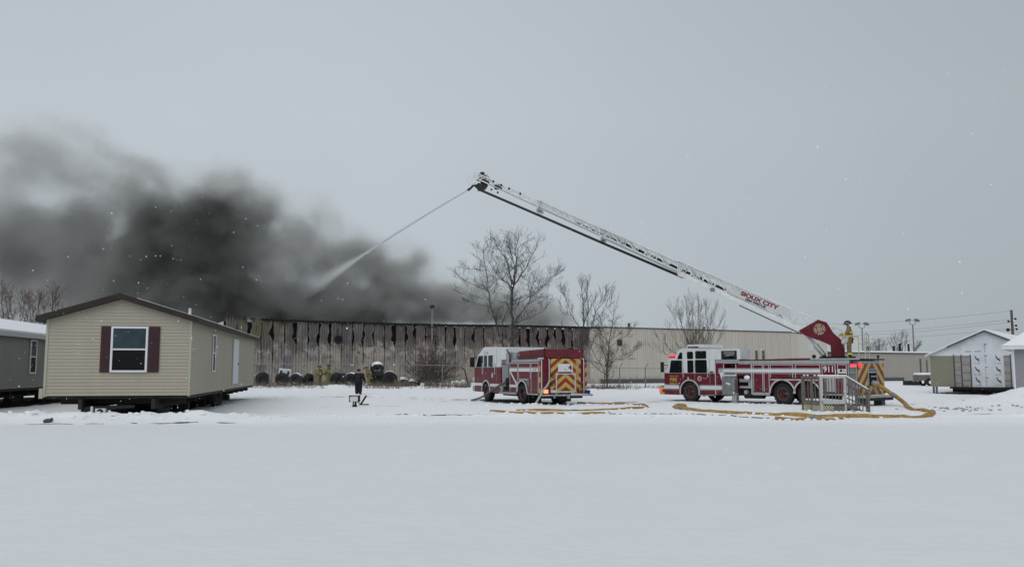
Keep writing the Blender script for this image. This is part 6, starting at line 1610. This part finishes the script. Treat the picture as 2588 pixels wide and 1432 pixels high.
# car half hidden behind the unfinished house
c = at(2337, 965, 92)
cr = thing('parked_trailer', 'small dark-wheeled trailer partly hidden left of the unfinished house', 'trailer', (c.x, 92, 0))
MB().box(-.9, 1.5, -.7, .7, .55, 1.15).build('trailer_bed', M_wood, cr); MB().box(-.9, 1.5, -.7, .7, 1.152, 1.4).build('trailer_snow', M_snow, cr, bevel=.1)
for y in (-.8, .8): MB().lathe([(.2, -.12), (.42, -.12), (.44, 0), (.42, .12), (.2, .12), (.2, -.12)], (.2, y, .42), 'y', 18).build('trailer_wheel', M_rub, cr)
c = at(2312, 968, 96)
sc2 = MB().ball((0, 0, .2), .5, 6, (1.6, 1, .6)).box(-1.2, -.4, -.3, .3, 0, .5).build('scrap_heap', M_dark); sc2.location = (c.x, 96, 0); tag(sc2, 'low dark scrap heap against the low warehouse wall', 'scrap')

# ------------------------------------------------------------------ chain-link fence
fn = thing('chain_link_fence', 'chain-link fence with angled barb arms running in front of the warehouse', 'fence', (0, 0, 0))
fp = [at(px, 950, Y) for px, Y in ((600, 79), (681, 78.2), (794, 77.4), (902, 76.6), (1010, 75.8), (1118, 75), (1225, 74), (1340, 73), (1452, 72), (1566, 71), (1631, 70), (1700, 69.5))]
ftop = [2.25, 2.24, 2.24, 2.22, 2.2, 2.12, 2.05, 2.0, 1.95, 1.9, 1.85, 1.85]
tops = []
for i, (p, h_) in enumerate(zip(fp, ftop)):
    zg = gz(p.x, p.y); tops.append(Vector((p.x, p.y, h_)))
    mb = MB().tube([(p.x, p.y, zg - .1), (p.x, p.y, h_ + .03)], .045, 8)
    if i in (1, 3, 9, 10): mb.tube([(p.x, p.y, h_), (p.x + (.22 if i > 5 else -.28), p.y - .1, h_ + .42)], .03, 6)
    mb.build('post', M_galv, fn)
for a, b_ in zip(tops[:-1], tops[1:]): MB().tube([a, b_], .028, 6).build('rail', M_galv, fn)
mb = MB()
for a, b_ in zip(tops[:-1], tops[1:]):
    L_ = (b_ - a).length; n = int(L_ / .16)
    for i in range(n):
        for sg in (0, 1):
            f0, f1 = i / n, (i + 9) / n
            if f1 > 1: continue
            if sg: f0, f1 = f1, f0
            p0, p1 = a.lerp(b_, f0), a.lerp(b_, f1); p0.z = gz(p0.x, p0.y) + .05
            mb.tube([p0, p1], .0022, 3, cap=False)
tag(mb.build('wire_mesh', M_galv, fn, smooth=False), kind='stuff')

# ------------------------------------------------------------------ dead grass and weeds
mb = MB()
def blade(x, y, h_, lean):
    z = gz(x, y) - .02; a = RND.uniform(0, 6.28); w_ = .011
    p = Vector((x, y, z)); q = p + Vector((math.cos(a) * lean * .4, math.sin(a) * lean * .4, h_ * .6)); r = p + Vector((math.cos(a) * lean, math.sin(a) * lean, h_))
    s_ = Vector((w_, 0, 0)); mb.add([p - s_, p + s_, q + s_ * .8, q - s_ * .8, r], [(0, 1, 2, 3), (3, 2, 4)])
for i in range(11000):
    px = RND.uniform(600, 1190) if i % 5 else RND.uniform(1480, 1690)
    Y = RND.uniform(68, 79) if px < 1200 else RND.uniform(66, 72)
    x = (px - 1294) / 2150 * Y
    if fbm(x * .33, Y * .45, 2) + .35 * fbm(x * 1.4, Y, 6) < .06: continue
    blade(x, Y, RND.uniform(.08, .62) * (1.25 if 1000 < px < 1190 else .75) * (.5 + RND.random()), RND.uniform(.05, .35))
tag(mb.build('dry_weeds', mat('straw_weed', (.13, .105, .075), rough=.9, noise=.4, nscale=2), smooth=False), kind='stuff')

# ------------------------------------------------------------------ falling snow
mb = MB()
octv = [(1,0,0),(0,1,0),(0,0,1),(-1,0,0),(0,-1,0),(0,0,-1)]; octf = [(0,1,2),(1,3,2),(3,4,2),(4,0,2),(1,0,5),(3,1,5),(4,3,5),(0,4,5)]
for i in range(5200):
    Y = 5 + 62 * RND.random() ** .75; X = RND.uniform(-.64, .64) * Y; Z = RND.uniform(.1, 1.9 + .36 * Y)
    r_ = RND.uniform(.004, .0085) * (1.7 if RND.random() < .05 else 1)
    if Y < 9: r_ *= .75
    mb.add([(X + a * r_, Y + b_ * r_, Z + c_ * r_ * 1.2) for a, b_, c_ in octv], octf)
tag(mb.build('snowflakes', mat('snowflake', (.92, .93, .95), rough=.9)), kind='stuff')

# ------------------------------------------------------------------ water from the ladder monitor
WT = at(752, 768, 88)
def wpt(f): 
    p = NZ.lerp(WT, f); p.z += 4 * f * (1 - f) * .40; return p
m = bpy.data.materials.new('water_jet'); m.use_nodes = True; t = m.node_tree; b = t.nodes['Principled BSDF']
b.inputs['Base Color'].default_value = (.62, .66, .69, 1); b.inputs['Roughness'].default_value = .5; b.inputs['Alpha'].default_value = .62
jet = MB().tube([wpt(i / 40 * .46) for i in range(41)], [.045 + .055 * i / 40 for i in range(41)], 8).build('water_jet', m)
tag(jet, 'thin arcing water jet shot from the ladder tip monitor', 'water jet')
def vol_mat(name, color, dens, aniso=0.3, absorb=None):
    m = bpy.data.materials.new(name); m.use_nodes = True; t = m.node_tree
    t.nodes.remove(t.nodes['Principled BSDF']); v = t.nodes.new('ShaderNodeVolumePrincipled')
    v.inputs['Color'].default_value = (*color, 1); v.inputs['Density'].default_value = dens; v.inputs['Anisotropy'].default_value = aniso
    t.links.new(v.outputs[0], t.nodes['Material Output'].inputs['Volume']); return m, v
# the stream breaks up into drifting spray: a cone of mist, densest along its lower edge, thinning downstream
S0, S1 = wpt(.42), wpt(1.0)
SL = (S1 - S0).length; sxv = (S1 - S0).normalized(); syv = Vector((0, 0, 1)).cross(sxv).normalized(); szv = sxv.cross(syv)
m = bpy.data.materials.new('water_spray'); m.use_nodes = True; t = m.node_tree; t.nodes.remove(t.nodes['Principled BSDF'])
v = t.nodes.new('ShaderNodeVolumePrincipled'); v.inputs['Color'].default_value = (.97, .975, .98, 1); v.inputs['Anisotropy'].default_value = .2
t.links.new(v.outputs[0], t.nodes['Material Output'].inputs['Volume'])
tc = t.nodes.new('ShaderNodeTexCoord'); sp0 = t.nodes.new('ShaderNodeSeparateXYZ'); t.links.new(tc.outputs['Object'], sp0.inputs[0])
def SM(op, a, b_=None, c=None, clamp=False):
    n = t.nodes.new('ShaderNodeMath'); n.operation = op; n.use_clamp = clamp
    for i, q in enumerate((a, b_, c)):
        if q is None: continue
        if isinstance(q, (int, float)): n.inputs[i].default_value = q
        else: t.links.new(q, n.inputs[i])
    return n.outputs[0]
fx_ = SM('DIVIDE', sp0.outputs['X'], SL)
rr_ = SM('ADD', .10, SM('MULTIPLY', SM('POWER', SM('MAXIMUM', fx_, .001), 1.15), 2.7))
zr = SM('DIVIDE', sp0.outputs['Z'], rr_)                       # 0 at the lower edge, 1 at the top of the fan
edge = SM('MULTIPLY', SM('SMOOTH_MIN', SM('MULTIPLY', SM('ADD', zr, .02), 14.0), 1.0, .2), SM('POWER', SM('SUBTRACT', 1.0, zr, None, True), 1.6))
lat = SM('SUBTRACT', 1.0, SM('POWER', SM('DIVIDE', sp0.outputs['Y'], SM('MULTIPLY', rr_, .45)), 2.0), None, True)
nz = t.nodes.new('ShaderNodeTexNoise'); nz.inputs['Scale'].default_value = .55; nz.inputs['Detail'].default_value = 4
t.links.new(tc.outputs['Object'], nz.inputs['Vector'])
fade = SM('POWER', SM('SUBTRACT', 1.0, fx_, None, True), 1.4)
dn = SM('MULTIPLY', SM('MULTIPLY', edge, lat), SM('MULTIPLY', fade, SM('ADD', nz.outputs['Fac'], .35)))
dn = SM('MAXIMUM', SM('MULTIPLY', SM('DIVIDE', dn, SM('POWER', rr_, .75)), 1.6), 0.0)
t.links.new(dn, v.inputs['Density'])
mbs = MB(); nS = 16; ringn = 12
for i in range(nS + 1):
    f = i / nS; R_ = .12 + 2.8 * f ** 1.15
    for j in range(ringn):
        a = 2 * math.pi * j / ringn; mbs.v.append((f * SL, math.cos(a) * R_ * .5, R_ * .5 + math.sin(a) * R_ * .56))
for i in range(nS):
    for j in range(ringn): mbs.f.append((i*ringn+j, i*ringn+(j+1) % ringn, (i+1)*ringn+(j+1) % ringn, (i+1)*ringn+j))
mbs.f += [tuple(range(ringn)), tuple(range(nS*ringn, (nS+1)*ringn))]
sp_ = mbs.build('water_spray', m)
sp_.matrix_world = Matrix(((sxv.x, syv.x, szv.x, S0.x), (sxv.y, syv.y, szv.y, S0.y), (sxv.z, syv.z, szv.z, S0.z), (0, 0, 0, 1)))
tag(sp_, kind='stuff')

# ------------------------------------------------------------------ smoke (a voxel volume built with geometry nodes)
SLOPE, Y0 = .515, 116.0
def smk(px, py, rx, rz, amp, dy=0, ry=4.2):
    u = (px - 1294) / 2150; X = u * Y0 / (1 - SLOPE * u); Yc_ = Y0 + SLOPE * X
    k = Yc_ / 2150; Z = EYE + (932 - py) * k
    return (X, dy, Z, rx * k, ry, rz * k, amp)
PALE = [smk(95, 630, 250, 105, .50), smk(160, 760, 180, 60, .55), smk(265, 700, 95, 105, .60), smk(0, 700, 110, 100, .45), smk(-70, 580, 110, 130, .35), smk(250, 555, 120, 45, .40), smk(80, 545, 140, 45, .35),
        smk(80, 440, 210, 80, .26), smk(10, 370, 120, 60, .24), smk(150, 320, 80, 35, .10), smk(235, 342, 40, 30, .50), smk(290, 385, 44, 30, .46), smk(340, 430, 60, 45, .34), smk(240, 440, 130, 60, .22), smk(490, 425, 64, 36, .34), smk(570, 465, 60, 42, .34), smk(640, 525, 52, 42, .28), smk(420, 480, 90, 50, .45),
        smk(705, 690, 105, 100, .85), smk(820, 637, 85, 56, .75), smk(895, 615, 50, 34, .60), smk(765, 590, 70, 48, .34), smk(808, 540, 32, 44, .15), smk(640, 600, 50, 60, .40), smk(700, 775, 120, 42, .8), smk(880, 715, 60, 50, .5),
        smk(985, 735, 98, 80, .95), smk(962, 660, 56, 48, .85), smk(1050, 652, 44, 40, .70), smk(1085, 765, 66, 50, .75), smk(880, 770, 110, 42, .8),
        smk(1160, 750, 56, 40, .30), smk(1260, 780, 120, 42, .85), smk(1240, 740, 64, 48, .5), smk(1390, 800, 64, 22, .8), smk(1130, 792, 130, 24, .55), smk(1040, 805, 110, 22, .9), smk(1200, 808, 110, 20, .8)]
DARK = [smk(470, 690, 125, 110, 1.5), smk(565, 690, 72, 125, 1.8, -1.5), smk(460, 590, 110, 80, 1.1), smk(560, 595, 68, 90, 1.1), smk(600, 772, 95, 42, 3.2, -4), smk(480, 520, 85, 40, .5), smk(520, 797, 120, 34, 2.8, -4), smk(470, 765, 110, 48, 1.6, -2.5), smk(385, 700, 60, 90, .6),
        smk(720, 802, 120, 22, 1.5, -3), smk(890, 790, 110, 28, .9), smk(985, 785, 80, 32, .7), smk(880, 806, 140, 18, 1.1), smk(1040, 806, 100, 18, .7), smk(1270, 797, 90, 20, .25), smk(355, 600, 40, 70, .35), smk(-20, 700, 70, 80, .16), smk(840, 760, 60, 30, .4)]
def smoke_object(name, PUFFS, soft, dense, box, res, floor_):
    ng = bpy.data.node_groups.new(name + '_field', 'GeometryNodeTree')
    ng.interface.new_socket('Geometry', in_out='INPUT', socket_type='NodeSocketGeometry'); ng.interface.new_socket('Geometry', in_out='OUTPUT', socket_type='NodeSocketGeometry')
    N = ng.nodes.new; Lk = ng.links.new
    go = N('NodeGroupOutput'); vc = N('GeometryNodeVolumeCube'); sm_ = N('GeometryNodeSetMaterial'); pos = N('GeometryNodeInputPosition')
    def MM(op, a, b_=None, c=None):
        n = N('ShaderNodeMath'); n.operation = op
        for i, q in enumerate((a, b_, c)):
            if q is None: continue
            if isinstance(q, (int, float)): n.inputs[i].default_value = q
            else: Lk(q, n.inputs[i])
        return n.outputs[0]
    def VV(op, a, b_=None, scale=None):
        n = N('ShaderNodeVectorMath'); n.operation = op
        for i, q in enumerate((a, b_)):
            if q is None: continue
            if isinstance(q, tuple): n.inputs[i].default_value = q
            else: Lk(q, n.inputs[i])
        if scale is not None: n.inputs['Scale'].default_value = scale
        return n.outputs['Value'] if op in ('LENGTH', 'DOT_PRODUCT') else n.outputs[0]
    def NZt(vec, scale, detail, rough=.6, color=False):
        n = N('ShaderNodeTexNoise'); n.inputs['Scale'].default_value = scale; n.inputs['Detail'].default_value = detail; n.inputs['Roughness'].default_value = rough
        Lk(vec, n.inputs['Vector']); return n.outputs['Color'] if color else n.outputs['Fac']
    # shear so that the plume follows the wall, then warp
    sx = N('ShaderNodeSeparateXYZ'); Lk(pos.outputs[0], sx.inputs[0])
    cy = MM('SUBTRACT', sx.outputs['Y'], MM('ADD', MM('MULTIPLY', sx.outputs['X'], SLOPE), Y0))
    cx_ = N('ShaderNodeCombineXYZ'); Lk(sx.outputs['X'], cx_.inputs[0]); Lk(cy, cx_.inputs[1]); Lk(sx.outputs['Z'], cx_.inputs[2])
    P0 = cx_.outputs[0]
    w1 = VV('SCALE', VV('SUBTRACT', NZt(P0, .085, 2, .5, True), (.5, .5, .5)), scale=7.0)
    w2 = VV('SCALE', VV('SUBTRACT', NZt(P0, .30, 3, .6, True), (.5, .5, .5)), scale=4.6)
    PW = VV('ADD', VV('ADD', P0, w1), w2)
    tot = None
    for (X, dy, Z, rx, ry, rz, amp) in PUFFS:
        d = VV('MULTIPLY', VV('SUBTRACT', PW, (X, dy, Z)), (1 / rx, 1 / ry, 1 / rz))
        g_ = MM('MULTIPLY', MM('EXPONENT', MM('MULTIPLY', VV('DOT_PRODUCT', d, d), -1.15)), amp)
        tot = g_ if tot is None else MM('ADD', tot, g_)
    fine = NZt(PW, .235, 6, .60)
    big = NZt(VV('ADD', P0, w1), .115, 3, .55)
    det = MM('MAXIMUM', MM('MULTIPLY', MM('SUBTRACT', fine, .34), 3.2), .04)
    bm_ = N('ShaderNodeMapRange'); bm_.interpolation_type = 'SMOOTHSTEP'
    for k_, q_ in (('From Min', .34), ('From Max', .60), ('To Min', .50), ('To Max', 1.35)): bm_.inputs[k_].default_value = q_
    Lk(big, bm_.inputs['Value'])
    body_ = MM('MULTIPLY', tot, bm_.outputs[0])
    fin2 = NZt(P0, .62, 4, .6)
    fine = MM('ADD', fine, MM('MULTIPLY', MM('SUBTRACT', fin2, .5), .45))
    det = MM('ADD', MM('MULTIPLY', MM('SUBTRACT', fine, .42), 6.2), MM('MULTIPLY', MM('MINIMUM', body_, 1.4), .75))
    det = MM('MINIMUM', MM('MAXIMUM', det, floor_), 1.6)
    den = MM('MULTIPLY', MM('MAXIMUM', MM('SUBTRACT', MM('MULTIPLY', body_, det), .012), 0.0), 1.15)
    zc = N('ShaderNodeMapRange'); zc.inputs['From Min'].default_value = 6.4; zc.inputs['From Max'].default_value = 7.4; Lk(sx.outputs['Z'], zc.inputs['Value'])
    den = MM('MULTIPLY', den, zc.outputs[0])
    Lk(den, vc.inputs['Density'])
    vc.inputs['Min'].default_value = box[0]; vc.inputs['Max'].default_value = box[1]
    vc.inputs['Resolution X'].default_value, vc.inputs['Resolution Y'].default_value, vc.inputs['Resolution Z'].default_value = res
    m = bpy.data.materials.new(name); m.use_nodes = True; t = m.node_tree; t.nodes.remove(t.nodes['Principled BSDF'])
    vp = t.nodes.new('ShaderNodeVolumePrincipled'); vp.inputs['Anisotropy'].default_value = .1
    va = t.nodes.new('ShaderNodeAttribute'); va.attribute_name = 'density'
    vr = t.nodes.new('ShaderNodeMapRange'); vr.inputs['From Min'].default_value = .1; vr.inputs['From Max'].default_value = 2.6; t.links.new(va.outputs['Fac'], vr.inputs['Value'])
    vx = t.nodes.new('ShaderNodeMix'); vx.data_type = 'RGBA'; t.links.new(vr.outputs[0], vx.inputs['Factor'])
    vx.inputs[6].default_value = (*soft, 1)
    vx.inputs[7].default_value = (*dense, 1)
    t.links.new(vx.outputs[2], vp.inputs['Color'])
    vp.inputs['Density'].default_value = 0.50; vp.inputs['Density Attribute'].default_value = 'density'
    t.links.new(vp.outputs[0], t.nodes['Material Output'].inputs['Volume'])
    sm_.inputs['Material'].default_value = m
    Lk(vc.outputs[0], sm_.inputs['Geometry']); Lk(sm_.outputs[0], go.inputs[0])
    me = bpy.data.meshes.new(name); me.materials.append(m)
    so_ = bpy.data.objects.new(name, me); COL.objects.link(so_); so_['kind'] = 'stuff'
    md = so_.modifiers.new('smoke', 'NODES'); md.node_group = ng
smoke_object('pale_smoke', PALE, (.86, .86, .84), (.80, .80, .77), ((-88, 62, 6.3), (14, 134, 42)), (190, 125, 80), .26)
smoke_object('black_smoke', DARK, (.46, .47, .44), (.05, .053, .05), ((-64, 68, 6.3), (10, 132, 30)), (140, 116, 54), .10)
